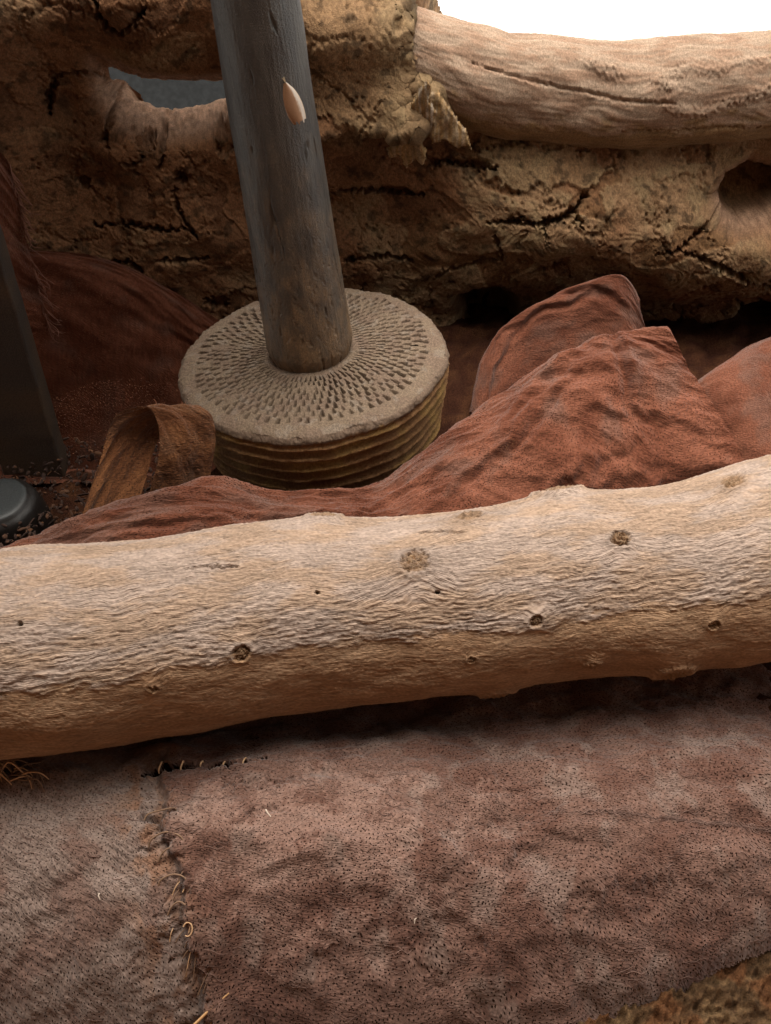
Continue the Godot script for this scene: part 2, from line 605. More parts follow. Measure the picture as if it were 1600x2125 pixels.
			if kd < 2.0:
				h += 0.004 * exp(-kd * kd * 0.8) + 0.00045 * sin(kd * 19.0 + 6.0 * med) * exp(-kd * kd * 0.6) - 0.004 * exp(-pow(kd / 0.35, 2.0))
			var rim := 0.0
			var shallow := f.cut[k]
			keep[k] = 1 if x < 0.0 or y < top + 0.001 else 0
			for hi in holes.size():
				var hole: PackedVector2Array = holes[hi]
				var c0: Vector2 = hole[0]
				if absf(x - c0.x) > 0.09: continue
				var s := inside(hole, Vector2(x, y))
				if s > -0.012:
					var a := sm(-0.012, 0.0035, s)
					z -= lerpf(0.034, 0.012, sm(0.118, 0.127, y) if hi == 0 else 0.0) * a * a
					h *= 1.0 - 0.85 * a
					shallow *= 1.0 - 0.8 * a
					if hi == 0:
						y -= 0.010 * pow(sm(-0.003, 0.0075, s), 2.0) * sm(0.121, 0.116, y)
						if s > (0.0075 if y0 < 0.1185 else 0.0030): keep[k] = 0
					if hi == 0: rim = sm(0.15, 0.7, a)  # smooth worn lip; its pale tint also paints the light falling on it
					if hi == 1:
						rim = exp(-pow((s + 0.0025) / 0.0028, 2.0))
						h += 0.0035 * rim
			p[k] = Vector3(x, y, z)
			if rim > 0.0: h += rim * 0.0011 * n_mid.get_noise_3d(x * 170.0, y * 170.0, z * 170.0 + 4.0)
			hh[k] = h - shallow
			var t := n_mid.get_noise_2d(x * 60.0 + 90.0, y * 60.0)
			var side := sm(-0.30, 0.30, n_low.get_noise_2d(x * 13.0 + 3.0, y * 20.0) + (right - 0.5) * 0.75)
			var cc := dark.lerp(c(0.50, 0.38, 0.27), side).lerp(red, 0.5 * sm(-0.2, 0.4, t))
			var pc := red.lerp(ochre, side).lerp(olive, side * sm(-0.1, 0.4, t) * 0.7)
			cc = cc.lerp(pc, plate)
			cc = cc.lerp(olive, sl * 0.5)
			# soot coloured lichen blots
			var blot := sm(0.22, 0.42, n_mid.get_noise_2d(x * 85.0 + 17.0, y * 110.0 + 70.0))
			cc = cc.lerp(c(0.20, 0.16, 0.12), blot * 0.45 * (1.0 - rim)).lerp(c(0.66, 0.53, 0.44), rim * 0.92)
			var v := 1.0 + 0.20 * fin
			if rim > 0.0: v = lerpf(v, 1.0 + 0.35 * n_mid.get_noise_3d(x * 260.0, y * 260.0, z * 260.0), rim)
			col[k] = Color(cc.r * v, cc.g * v, cc.b * v)
	p = displaced(p, hh, nu, nv)
	var bark := matter(0.9, 55.0, 0.5, speck_tex, grain_tex, 0.25)
	obj("bark_wall", grid_mesh(p, col, nu, nv, false, false, keep), bark, root)

	# the smooth barkless limb along the top on the right
	nu = 550
	nv = 190
	var x0 := -0.020
	var x1 := 0.290
	f = Field.new(nu, nv, x0, 0.0, x1, TAU * 0.024, n_mid)
	f.groove([40, 52, 60, 50, 85, 47, 110, 44, 135, 42], 0.00055, 0.0013, 0.0004)
	f.groove([110, 30, 150, 28, 190, 27], 0.0003, 0.0010, 0.0005)
	p = PackedVector3Array(); p.resize(nu * nv)
	col = PackedColorArray(); col.resize(nu * nv)
	var pale := c(0.68, 0.585, 0.50)
	var rosy := c(0.62, 0.505, 0.42)
	var tan := c(0.56, 0.45, 0.325)
	var patch := poly_mm([122, 52, 130, 56, 140, 58, 152, 56, 162, 60, 185, 58, 190, 44, 172, 41, 160, 38, 150, 34, 138, 36, 128, 40, 132, 46])
	var patch2 := poly_mm([91, 58, 96, 60, 106, 57, 112, 55, 106, 52, 98, 54])
	for i in nu:
		var x := lerpf(x0, x1, float(i) / (nu - 1))
		var at := limb_at(x)
		var yc := at.x
		var r := at.y
		for j in nv:
			var a := TAU * j / (nv - 1) - PI * 0.5
			var k := j * nu + i
			var w := TAU * 0.024 * j / (nv - 1)
			var g := n_mid.get_noise_2d(x * 32.0, w * 520.0 + 2.0 * n_low.get_noise_2d(x * 20.0, w * 60.0))
			var lump := n_low.get_noise_2d(x * 26.0 + 4.0, w * 40.0)
			var fin := n_mid.get_noise_2d(x * 380.0, w * 420.0)
			var h := g * 0.0005 + lump * 0.0016 + fin * 0.00018 - f.cut[k]
			var sd := maxf(inside(patch, Vector2(x, w)), inside(patch2, Vector2(x, w))) + fin * 0.003 if x > 0.085 and x < 0.2 else -1.0
			var sl := sm(0.0, 0.0008, sd) * (1.0 - 0.85 * sm(0.0035, 0.0045, sd))
			h += sl * 0.0009
			p[k] = Vector3(x, yc + sin(a) * (r + h), LIMB_Z + cos(a) * (r + h))
			var m := n_mid.get_noise_2d(x * 40.0 + 60.0, w * 110.0)
			var cc := pale.lerp(rosy, sm(-0.25, 0.3, m + 0.4 * g))
			# bare tan wood under the last of the bark, with a torn edge
			var edge := w - 0.030 + 0.012 * n_mid.get_noise_2d(x * 50.0 + 11.0, w * 90.0)
			cc = cc.lerp(tan, sm(0.004, -0.004, edge))
			var v := 1.0 + 0.16 * g + 0.08 * fin
			col[k] = Color(cc.r * v, cc.g * v, cc.b * v)
	obj("bare_limb", grid_mesh(p, col, nu, nv, false, false), matter(0.85, 60.0, 0.25, speck_tex, grain_tex, 0.3), root)

	# unseen overhang above the frame, added to shade the recess at the left
	nu = 120
	nv = 90
	p = PackedVector3Array(); p.resize(nu * nv)
	col = PackedColorArray(); col.resize(nu * nv)
	for i in nu:
		var t := float(i) / (nu - 1)
		var x := lerpf(-0.46, -0.068, t)
		var fat := (1.0 - 0.35 * t) * sqrt(maxf(0.0, 1.0 - pow(maxf(0.0, t - 0.86) / 0.14, 2.0)))
		for j in nv:
			var a := TAU * j / (nv - 1)
			var k := j * nu + i
			var r := 0.5 + 0.10 * n_mid.get_noise_3d(x * 14.0, cos(a) * 1.2, sin(a) * 1.2)
			p[k] = Vector3(x, 0.257 + sin(a) * r * 0.070 * fat, -0.022 + cos(a) * r * 0.25 * fat)
			var g := n_mid.get_noise_3d(x * 60.0, cos(a) * 4.0, sin(a) * 4.0)
			col[k] = red.lerp(ochre, sm(-0.3, 0.3, g))
	obj("added_overhang", grid_mesh(p, col, nu, nv, false, false), bark, root)

	# bark flakes that peel off beside the knot
	var flat := [
		[[8, 122, 12, 132, 16, 139, 19, 142, 21, 139, 20, 132, 24, 126, 22, 118, 16, 114, 10, 116], 0.010, 1.0],
		[[18, 134, 24, 135, 27, 131, 30, 128, 34, 122, 38, 118, 40, 112, 42, 107, 38, 110, 34, 108, 28, 112, 22, 110, 19, 118, 20, 127], 0.007, 0.6],
		[[0, 108, 6, 112, 12, 116, 18, 112, 20, 106, 18, 100, 14, 103, 10, 98, 6, 104, 2, 102], 0.006, 0.4]]
	for q in flat:
		var poly := poly_mm(q[0])
		var lo := Vector2(1, 1)
		var hi := Vector2(-1, -1)
		for v in poly:
			lo = lo.min(v); hi = hi.max(v)
		var n := 44
		p = PackedVector3Array(); col = PackedColorArray(); keep = PackedByteArray()
		for j in n:
			for i in n:
				var x := lerpf(lo.x - 0.001, hi.x + 0.001, float(i) / (n - 1))
				var y := lerpf(lo.y - 0.001, hi.y + 0.001, float(j) / (n - 1))
				var fin := n_mid.get_noise_2d(x * 420.0, y * 300.0)
				var sd := inside(poly, Vector2(x, y)) + fin * 0.0009
				var up := (y - lo.y) / (hi.y - lo.y)
				var side := (x - lo.x) / (hi.x - lo.x)
				var z: float = -0.094 + q[1] * (0.35 + 0.65 * (up if q[2] > 0.8 else side)) + 0.0018 * n_low.get_noise_2d(x * 160.0, y * 70.0) - 0.0022 * sm(0.0012, 0.0, sd)
				p.append(Vector3(x, y, z))
				keep.append(1 if sd > 0.0 else 0)
				var cc := c(0.62, 0.50, 0.35).lerp(c(0.72, 0.65, 0.57), q[2] * sm(-0.2, 0.3, n_mid.get_noise_2d(x * 500.0, y * 40.0)))
				col.append(Color(cc.r * (1.0 + 0.3 * fin), cc.g * (1.0 + 0.3 * fin), cc.b * (1.0 + 0.3 * fin)))
		obj("bark_flake", grid_mesh(p, col, n, n, false, false, keep), bark, root)

# ------------------------------------------------------------------ pale log in front
const LOG := [[-0.24, 0.1795, 0.0362], [-0.18, 0.1718, 0.0358], [-0.1251, 0.1646, 0.0353], [-0.0947, 0.1605, 0.0350], [-0.0641, 0.1539, 0.0344], [-0.0325, 0.1481, 0.0334], [0.0, 0.1438, 0.0325], [0.0331, 0.1394, 0.0325], [0.0672, 0.1330, 0.0331], [0.1016, 0.1289, 0.0343], [0.1382, 0.1196, 0.0377], [0.19, 0.108, 0.041], [0.26, 0.095, 0.042]]
const LOG_Y := 0.0436

func log_at(x: float) -> Vector2:   # z of the axis, radius
	var s := 0
	while s < LOG.size() - 2 and LOG[s + 1][0] < x: s += 1
	var t: float = clampf((x - LOG[s][0]) / (LOG[s + 1][0] - LOG[s][0]), 0.0, 1.0)
	var a: int = maxi(s - 1, 0)
	var b: int = mini(s + 2, LOG.size() - 1)
	return Vector2(cubic_interpolate(LOG[s][1], LOG[s + 1][1], LOG[a][1], LOG[b][1], t) - 0.0006, cubic_interpolate(LOG[s][2], LOG[s + 1][2], LOG[a][2], LOG[b][2], t) - 0.0014)

func pale_log() -> void:
	var root := thing("pale_log", Vector3(0, 0, 0))
	tag(root, "pale barked log with small knots lying across in front of the mallet", "log")
	var nu := 700
	var nv := 380
	var x0 := -0.205
	var x1 := 0.225
	var front := 318                     # rows on the side that is seen, the rest behind and below
	var a0 := deg_to_rad(-62.0)
	var a1 := deg_to_rad(150.0)
	var rr := 0.034
	var f := Field.new(nu, front, x0, a0 * rr, x1, a1 * rr, n_mid)
	# knots: x in mm, angle in degrees, radius in mm, rise of the collar, depth of the middle
	var knots := [[9.1, 73, 5.2, 1.2, 1.6], [75.6, 73, 3.9, 1.0, 1.8], [47.2, 31, 2.5, 0.9, 1.8], [-43.6, 32, 3.1, 1.1, 1.6], [27.3, 11, 1.6, 0.5, 1.2], [67.8, -8, 2.6, 0.9, 0.3], [105.5, 18, 2.0, 0.8, 1.5], [116.9, 103, 4.4, 1.2, 1.0], [27.8, 108, 5.0, 1.1, -0.2], [59.3, 128, 7.5, 2.8, 0.2], [-20.9, 129, 5.4, 2.2, 0.0], [37.5, -34, 5.4, 2.2, 0.0], [97.0, -24, 6.5, 2.2, 0.0], [-70, 20, 2.0, 0.5, 0.4]]
	for q in [[-21.0, 60.0], [16.1, 54.0], [-107.4, 63.0]]:
		f.pit(q[0] * MM, deg_to_rad(q[1]) * rr, 0.00065, 0.00065, 0.004, 0.05, 0.3)
	var s1 := rr * 1000.0 * PI / 180.0
	f.groove([-61.5, 84.0 * s1, -56.5, 85.2 * s1, -52, 83.0 * s1, -46.0, 80.6 * s1], 0.00040, 0.0016, 0.0006)
	f.groove([10.5, 94.3 * s1, 16.3, 94.6 * s1, 20, 93.0 * s1, 25.5, 91.6 * s1], 0.00036, 0.0014, 0.0006)
	f.groove([23, 109.0 * s1, 28, 107.0 * s1, 34, 105.0 * s1], 0.0004, 0.0012, 0.0008)
	var p := PackedVector3Array(); p.resize(nu * nv)
	var col := PackedColorArray(); col.resize(nu * nv)
	var uv := PackedVector2Array(); uv.resize(nu * nv)
	var bound := [-112, 28, -96, 28, -79, 28, -61, 30, -44, 30, -22, 30, 0, 29, 30, 29, 47, 24, 76, 32, 99, 31, 123, 29]
	var pale := c(0.565, 0.50, 0.456)
	var tan := c(0.55, 0.468, 0.402)
	var bare := c(0.55, 0.44, 0.345)
	for i in nu:
		var x := lerpf(x0, x1, float(i) / (nu - 1))
		var zr := log_at(x)
		var bx := 0
		while bx < 10 and bound[bx * 2 + 2] * MM < x: bx += 1
		var bt := clampf((x / MM - bound[bx * 2]) / (bound[bx * 2 + 2] - bound[bx * 2]), 0.0, 1.0)
		var limit: float = deg_to_rad(lerpf(bound[bx * 2 + 1], bound[bx * 2 + 3], bt)) * rr
		for j in nv:
			var a := lerpf(a0, a1, float(j) / (front - 1)) if j < front else lerpf(a1, a0 + TAU, float(j - front + 1) / (nv - front))
			var s := a * rr
			var k := j * nu + i
			var swirl := 0.0
			var h := 0.0
			var hide := 1.0
			var heart := 0.0
			for q in knots:
				var dx: float = x - q[0] * MM
				if absf(dx) > 0.022: continue
				var ds: float = s - deg_to_rad(q[1]) * rr
				var R: float = q[2] * MM
				var d := sqrt(dx * dx * 0.8 + ds * ds) / R
				if d > 5.0: continue
				swirl += ds * 0.9 * exp(-d * d * 0.35)
				if d < 3.0:
					var w := 0.22 * n_mid.get_noise_2d(x * 520.0, s * 520.0)
					h += q[3] * MM * (exp(-d * d * 0.55) + 0.45 * exp(-pow((d - 0.95 + w) / 0.16, 2.0)))
					var core := sm(0.84, 0.66, d + w)
					h -= 0.7 * maxf(q[4], 0.0) * MM * core
					h += core * 0.0012 * n_rid.get_noise_2d(x * 430.0 + q[0], s * 430.0)
					hide *= 1.0 - 0.9 * sm(1.2, 0.7, d)
					heart = maxf(heart, core)
			var wob := n_low.get_noise_2d(x * 22.0, s * 42.0)
			var ss := s + swirl + 0.0018 * wob + 0.0010 * n_mid.get_noise_2d(x * 75.0 + 8.0, s * 75.0)
			var rid := n_rid.get_noise_2d(x * 66.0 + 0.4 * wob, ss * 520.0)
			var fine := n_mid.get_noise_2d(x * 130.0, ss * 900.0)
			var speck := n_mid.get_noise_2d(x * 700.0, s * 760.0)
			var tone := n_mid.get_noise_2d(x * 28.0 + 70.0, s * 75.0)
			# ridged bark above the torn boundary, smooth bark below it
			var e := s - limit + 0.0035 * n_mid.get_noise_2d(x * 60.0 + 3.0, s * 160.0) + 0.0014 * rid
			var old := sm(-0.0010, 0.0018, e)
			var strong := sm(-0.2, 0.30, n_low.get_noise_2d(x * 12.0 + 20.0, s * 30.0) + 0.9 * sm(0.052, 0.030, s) - 0.15)
			h += old * hide * ((rid - 0.1) * (0.00012 + 0.00030 * strong) + fine * 0.00036 + 0.0003)
			h += (1.0 - old) * (fine * 0.00016 + 0.0004 * n_mid.get_noise_2d(x * 60.0, s * 120.0))
			h += speck * 0.00016 + 0.0016 * n_low.get_noise_2d(x * 18.0 + 40.0, s * 22.0)
			if j < front: h -= f.cut[k]
			uv[k] = Vector2(x / 0.075, ss / 0.036)
			var R2 := zr.y + h
			p[k] = Vector3(x, LOG_Y + sin(a) * R2, zr.x + cos(a) * R2)
			var cc := pale.lerp(tan, sm(-0.25, 0.3, tone + 0.25 * fine))
			cc = cc.lerp(bare.lerp(c(0.58, 0.475, 0.38), sm(-0.2, 0.35, tone)), 1.0 - old)
			cc = cc.lerp(c(0.47, 0.36, 0.26), heart * 0.5)
			var v := 1.0 + 0.14 * fine + 0.20 * speck
			col[k] = Color(cc.r * v, cc.g * v, cc.b * v)
	var mat := matter(0.88, 70.0, 0.18, speck_tex, grain_tex, 0.25)
	var barkmat := StandardMaterial3D.new()
	barkmat.vertex_color_use_as_albedo = true
	barkmat.vertex_color_is_srgb = true
	barkmat.roughness = 0.88
	barkmat.metallic_specular = 0.25
	barkmat.heightmap_enabled = true
	barkmat.heightmap_texture = bark_tex
	barkmat.heightmap_scale = 0.040
	obj("bark", grid_mesh(p, col, nu, nv, false, false, PackedByteArray(), uv), barkmat, root)
	# rough dead wood plugs left in the knots
	for q in knots:
		if q[4] < 1.0: continue
		var a := deg_to_rad(q[1])
		var zr := log_at(q[0] * MM)
		var out := Vector3(0, sin(a), cos(a))
		var side := Vector3(0, cos(a), -sin(a))
		var R: float = q[2] * MM * 0.70
		var n := 26
		p = PackedVector3Array(); col = PackedColorArray()
		for j in n:
			for i in n + 1:
				var t := TAU * i / n
				var r := float(j) / (n - 1)
				var ii := i % n
				var wob := n_mid.get_noise_3d(cos(t) * 2.0 + q[0], sin(t) * 2.0, r * 2.0)
				var pos := Vector3(q[0] * MM, LOG_Y, zr.x) + (Vector3.RIGHT * cos(t) + side * sin(t)) * R * r * (1.0 + 0.35 * wob)
				var hgt: float = zr.y + (q[3] * 0.80 - q[4] * 0.15) * MM + 0.0006 * n_rid.get_noise_3d(cos(t) * r * 1.8 + q[0], sin(t) * r * 1.8, 1.0) + 0.00012 * sin(r * 11.0 + 5.0 * wob) - 0.0030 * pow(r, 6.0)
				p.append(pos + out * hgt)
				var g := n_mid.get_noise_3d(cos(t) * r * 1.6 + q[0], sin(t) * r * 1.6, 5.0)
				var cc := c(0.46, 0.35, 0.26).lerp(c(0.60, 0.50, 0.40), sm(-0.2, 0.3, g))
				col.append(cc)
				if ii < 0: break
		obj("knot", grid_mesh(p, col, n + 1, n, true, true), mat, root)

# ------------------------------------------------------------------ bark cloth in front
func cloth_y(x: float, z: float) -> float:
	var y := 0.0040 + 0.0100 * sm(0.150, 0.190, z)
	var zr := lerpf(0.211, 0.186, sm(0.02, 0.15, x)) - 0.010 * sm(-0.04, -0.14, x)
	var o := maxf(0.0, z - zr)
	y -= 18.0 * o * o
	y -= 0.9 * pow(maxf(0.0, x - 0.105), 2.0) * 6.0
	# soft swells and hollows of the worn sheet
	y += 0.0030 * n_low.get_noise_2d(x * 24.0 + 2.0, z * 36.0 + 8.0)
	y += 0.0085 * exp(-pow((x + 0.026) / 0.042, 2.0) - pow((z - 0.206) / 0.024, 2.0))
	return y

func seam_x(z: float) -> float:
	return lerpf(-0.073, -0.056, sm(0.185, 0.254, z)) + 0.0016 * sin(z * 260.0) + 0.0012 * n_mid.get_noise_2d(z * 160.0, 3.0)

# how the fibre net of bark cloth rises and falls; a, b in metres along and across the fibres
func fibres(a: float, b: float, pore: float) -> float:
	var wa := a + 0.0012 * n_low.get_noise_2d(a * 150.0, b * 150.0 + 30.0)
	var wb := b + 0.0012 * n_low.get_noise_2d(a * 150.0 + 60.0, b * 150.0)
	var line := sin(wb * TAU / 0.00125 + 2.2 * n_low.get_noise_2d(a * 90.0, b * 160.0))
	return 0.00007 * line * pore + 0.00016 * n_mid.get_noise_2d(a * 260.0, b * 900.0)

# short loose fibres that lie on a cloth, too many to count
func nap(parent: Node3D, p: PackedVector3Array, nu: int, nv: int, count: int, angle: Callable, keep: PackedByteArray, a: Color, b: Color) -> void:
	var strand := tube(smooth_path([Vector3(-0.0024, -0.00012, 0), Vector3(-0.0008, 0.00010, 0.00035), Vector3(0.0009, 0.00012, -0.0003), Vector3(0.0025, -0.00012, 0.0002)], 3), 0.00008, 0.00005, 4)
	var mm := MultiMesh.new()
	mm.transform_format = MultiMesh.TRANSFORM_3D
	mm.use_colors = true
	mm.mesh = strand
	mm.instance_count = count
	for k in count:
		var i := rng.randi_range(3, nu - 4)
		var j := rng.randi_range(3, nv - 4)
		var at := j * nu + i
		if not keep.is_empty() and keep[at] == 0: at = (nv / 2) * nu + i
		var n := (p[at + 2] - p[at - 2]).cross(p[at + 2 * nu] - p[at - 2 * nu]).normalized()
		if n.y < 0.0: n = -n
		var t: float = angle.call(at) + rng.randf_range(-0.35, 0.35)
		var d := Vector3(cos(t), 0, sin(t))
		d = (d - n * d.dot(n)).normalized()
		var f := Basis(d, n, d.cross(n)).scaled_local(Vector3(rng.randf_range(0.5, 1.5), 1.0, rng.randf_range(-2.0, 2.0)))
		mm.set_instance_transform(k, Transform3D(f, p[at] + n * 0.00008))
		mm.set_instance_color(k, a.lerp(b, rng.randf()).srgb_to_linear())
	var mi := MultiMeshInstance3D.new()
	mi.multimesh = mm
	var m := StandardMaterial3D.new()
	m.vertex_color_use_as_albedo = true
	m.roughness = 0.9
	mi.material_override = m
	mi.name = "fibre_nap"
	parent.add_child(mi)
	mi.set_meta("kind", "stuff")

func near_cloth() -> void:
	var root := thing("sewn_bark_cloth", Vector3.ZERO)
	tag(root, "dusty pink brown bark cloth with a sewn seam, spread below the pale log", "bark cloth")
	var nu := 900
	var nv := 400
	var x0 := -0.180
	var x1 := 0.190
	var z0 := 0.118
	var z1 := 0.290
	var f := Field.new(nu, nv, x0, z0, x1, z1, n_mid)
	f.groove([-79, 189, -73, 186.4, -66, 187, -59, 186, -48, 188, -39, 186], 0.0011, 0.0050, 0.0010)
	f.pit(-0.0755, 0.1875, 0.0035, 0.0014, 0.0050, 0.3, 0.6)
	f.groove([-76, 205, -72, 207.5, -66, 206], 0.0012, 0.0025)
	f.pit(-0.0605, 0.2545, 0.0016, 0.0016, 0.0035, 0.2, 0.5)
	f.groove([-30, 207, -36, 206, -42, 208], 0.0009, 0.0012)
	f.groove([-51, 196, -40, 198, -28, 196], 0.0011, 0.0012, 0.002)
	for k in 16:
		var z := 193.0 + k * 4.3
		var x := seam_x(z * MM) / MM
		f.groove([x - 5.0 - (k * 7) % 4, z + 1.8, x - 1.0, z + 0.4 * (k % 3), x + 3.5 + (k * 5) % 5, z - 1.4 + 0.8 * (k % 4)], 0.0009, 0.0009, 0.0008)
	for q in [[18, 212, 28, 214, 40, 206, 52, 202], [10, 238, 18, 236, 27, 238], [38, 222, 44, 216, 58, 213], [-20, 244, -4, 242, 14, 246], [-2, 221, 5, 214, 16, 210], [60, 232, 72, 228, 88, 222]]:
		f.groove(q, 0.0042, 0.0011, 0.0012)
	var lower := poly_mm([30, 320, 44, 276, 58, 262, 76, 250, 100, 239, 123, 230, 200, 210, 200, 320])
	var p := PackedVector3Array(); p.resize(nu * nv)
	var col := PackedColorArray(); col.resize(nu * nv)
	var keep := PackedByteArray(); keep.resize(nu * nv)
	var hh := PackedFloat32Array(); hh.resize(nu * nv)
	var uv := PackedVector2Array(); uv.resize(nu * nv)
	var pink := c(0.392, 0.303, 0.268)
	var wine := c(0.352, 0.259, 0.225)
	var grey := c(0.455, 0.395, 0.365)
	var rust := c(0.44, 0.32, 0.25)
	for j in nv:
		var z := lerpf(z0, z1, float(j) / (nv - 1))
		var sx := seam_x(z)
		for i in nu:
			var x := lerpf(x0, x1, float(i) / (nu - 1))
			var k := j * nu + i
			var big := n_low.get_noise_2d(x * 30.0 + 11.0, z * 30.0)
			var tone := n_mid.get_noise_2d(x * 34.0 + 90.0, z * 34.0)
			var left := sm(0.0012, -0.0012, x - sx) * sm(0.176, 0.190, z + 0.05 * (x + 0.13))
			# the fibres run one way in the patch and bend about in the main sheet
			var ang := lerpf(-0.25 + 0.9 * big, 0.52 + 0.2 * big, left)
			var ca := cos(ang)
			var sa := sin(ang)
			var pore := lerpf(0.25 + 0.75 * sm(-0.35, 0.25, n_low.get_noise_2d(x * 22.0 + 5.0, z * 22.0 + 5.0) + 0.5 * sm(-0.03, 0.03, x) - 0.15), 0.55, left)
			var h := fibres(x * ca + z * sa, -x * sa + z * ca, 1.0)
			var bend := 0.35 * n_low.get_noise_2d(x * 30.0 + 11.0, z * 30.0) * (1.0 - left)
			var base := lerpf(0.10, 0.52, left)
			uv[k] = Vector2((x * cos(base) + z * sin(base)) / 0.052 + 0.10 * bend + 0.015 * n_low.get_noise_2d(x * 90.0, z * 90.0), (-x * sin(base) + z * cos(base)) / 0.037 + 0.15 * bend + 0.02 * n_low.get_noise_2d(x * 90.0 + 50.0, z * 90.0) + 0.04 * n_low.get_noise_2d(x * 34.0 + 70.0, z * 34.0))
			if left > 0.0:
				h += left * 0.00013 * sin((-x * sa + z * ca) * TAU / 0.0021 + 5.0 * big)
			h += 0.0011 * n_low.get_noise_2d(x * 80.0, z * 110.0 + 4.0)
			# main sheet laps over the patch with a thick sewn edge
			var d := x - sx
			var lap := sm(0.183, 0.195, z)
			h += lap * (0.0005 * sm(-0.0006, 0.0014, d) + 0.0008 * exp(-pow((d - 0.004) / 0.0035, 2.0)) - 0.0016 * exp(-pow((d + 0.0015) / 0.0022, 2.0)))
			h += 0.0007 * n_rid.get_noise_2d(x * 20.0 - z * 14.0 + 4.0, z * 46.0 + x * 12.0) * (1.0 - left)
			h -= f.cut[k]
			p[k] = Vector3(x, cloth_y(x, z), z)
			hh[k] = h
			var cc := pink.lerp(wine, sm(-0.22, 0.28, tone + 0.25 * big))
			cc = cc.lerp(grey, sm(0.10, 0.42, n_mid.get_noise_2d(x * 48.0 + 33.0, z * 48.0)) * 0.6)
			# worn pale fibre in ragged tufts, also painting the brighter lit middle
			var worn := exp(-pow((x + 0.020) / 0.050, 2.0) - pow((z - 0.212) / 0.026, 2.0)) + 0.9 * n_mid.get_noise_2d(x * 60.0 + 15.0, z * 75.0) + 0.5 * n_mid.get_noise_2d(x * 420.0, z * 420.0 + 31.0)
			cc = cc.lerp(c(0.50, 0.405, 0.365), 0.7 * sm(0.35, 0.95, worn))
			cc = cc.lerp(grey.lerp(wine, 0.55 * sm(-0.05, 0.35, tone)), left)
			cc = cc.lerp(rust, 0.75 * exp(-pow((d + 0.006) / 0.009, 2.0)) * sm(-0.15, 0.3, n_mid.get_noise_2d(x * 95.0, z * 95.0 + 12.0)))
			var v := 1.0 + 0.26 * n_mid.get_noise_2d(x * 800.0, z * 800.0)
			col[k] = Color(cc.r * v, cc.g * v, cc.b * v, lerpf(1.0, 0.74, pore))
			var sd := -1.0
			if z > 0.215: sd = inside(lower, Vector2(x, z)) + 0.0010 * n_mid.get_noise_2d(x * 90.0, z * 90.0)
			if sd > -0.006:
				p[k].y -= 0.004 * pow(sm(-0.004, 0.0, sd), 2.0)
				hh[k] *= 1.0 - 0.8 * sm(-0.008, -0.002, sd)
			keep[k] = 1 if sd < 0.0 and f.cut[k] < 0.0042 else 0
	p = displaced(p, hh, nu, nv, false, true)
	nap(root, p, nu, nv, 3500, func(i: int) -> float: return 0.52 if p[i].x < seam_x(p[i].z) else 0.1 + 1.1 * n_low.get_noise_2d(p[i].x * 30.0 + 11.0, p[i].z * 30.0), keep, c(0.47, 0.37, 0.33), c(0.33, 0.245, 0.215))
	var mat := cloth_matter(0.35)
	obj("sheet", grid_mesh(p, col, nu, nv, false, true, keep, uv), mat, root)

	# thread stitches over the slit and along the seam
	var thread := StandardMaterial3D.new()
	thread.albedo_color = Color(0.72, 0.58, 0.44)
	thread.roughness = 0.8
	var dull := StandardMaterial3D.new()
	dull.albedo_color = Color(0.46, 0.36, 0.28)
	dull.roughness = 0.85
	var top := func(x: float, z: float, up: float) -> Vector3: return Vector3(x * MM, cloth_y(x * MM, z * MM) + up * MM, z * MM)
	for q in [[-73.5, 184.6, -74, 188.2], [-66.2, 185.0, -66.6, 188.4], [-52.5, 185.4, -53.0, 189.0], [-45.5, 185.4, -46.0, 188.4], [-60, 184.6, -60.4, 187.2]]:
		var path := smooth_path([top.call(q[0], q[1], -0.6), top.call(q[0], q[1] + 0.6, 0.7), top.call(q[2], q[3] - 0.6, 0.5), top.call(q[2], q[3], -0.8)], 5)
		obj("stitch", tube(path, 0.00032, 0.00028, 6, 0.3), thread, root)
	for q in [[-72.5, 213.5, -61.0, 214.5, 1.0], [-69, 217.5, -62, 217.8, 0.8], [-68.5, 224.5, -59.0, 224.8, 0.9], [-75, 205.5, -64.5, 204.5, 0.8], [-65, 231.0, -58, 231.5, 0.7]]:
		var path := smooth_path([top.call(q[0], q[1] + 1.4, -0.4), top.call(q[0] + 1.2, q[1], q[4]), top.call((q[0] + q[2]) * 0.5, q[1] - 0.9, q[4] + 0.45), top.call(q[2] - 1.0, q[3] - 0.1, q[4] + 0.4), top.call(q[2] + 0.3, q[3] + 2.2, -0.4)], 5)
		obj("stitch", tube(path, 0.00030, 0.00024, 6, 0.3), dull, root)
	var curl := []
	for k in 12:
		var a := -2.6 + k * 0.42
		curl.append(top.call(-58.6 + 1.5 * cos(a), 236.4 + 1.5 * sin(a), 0.9 + 0.12 * k))
	obj("thread_end", tube(curl, 0.00026, 0.0002, 6, 0.2), thread, root)
	# loose fibres along the seam and the frayed corner at the left
	for k in 26:
		var z := rng.randf_range(226, 262)
		var x := seam_x(z * MM) / MM + rng.randf_range(-5, 4)
		var a := rng.randf_range(0.5, 1.3)
		var l := rng.randf_range(2.5, 6.0)
		var path := smooth_path([top.call(x, z, 0.2), top.call(x + l * 0.5 * cos(a), z - l * 0.5 * sin(a), rng.randf_range(0.6, 1.4)), top.call(x + l * cos(a), z - l * sin(a), 0.2)], 4)
		obj("loose_fibre", tube(path, 0.00022, 0.00012, 5, 0.2), thread if k % 3 == 0 else dull, root)
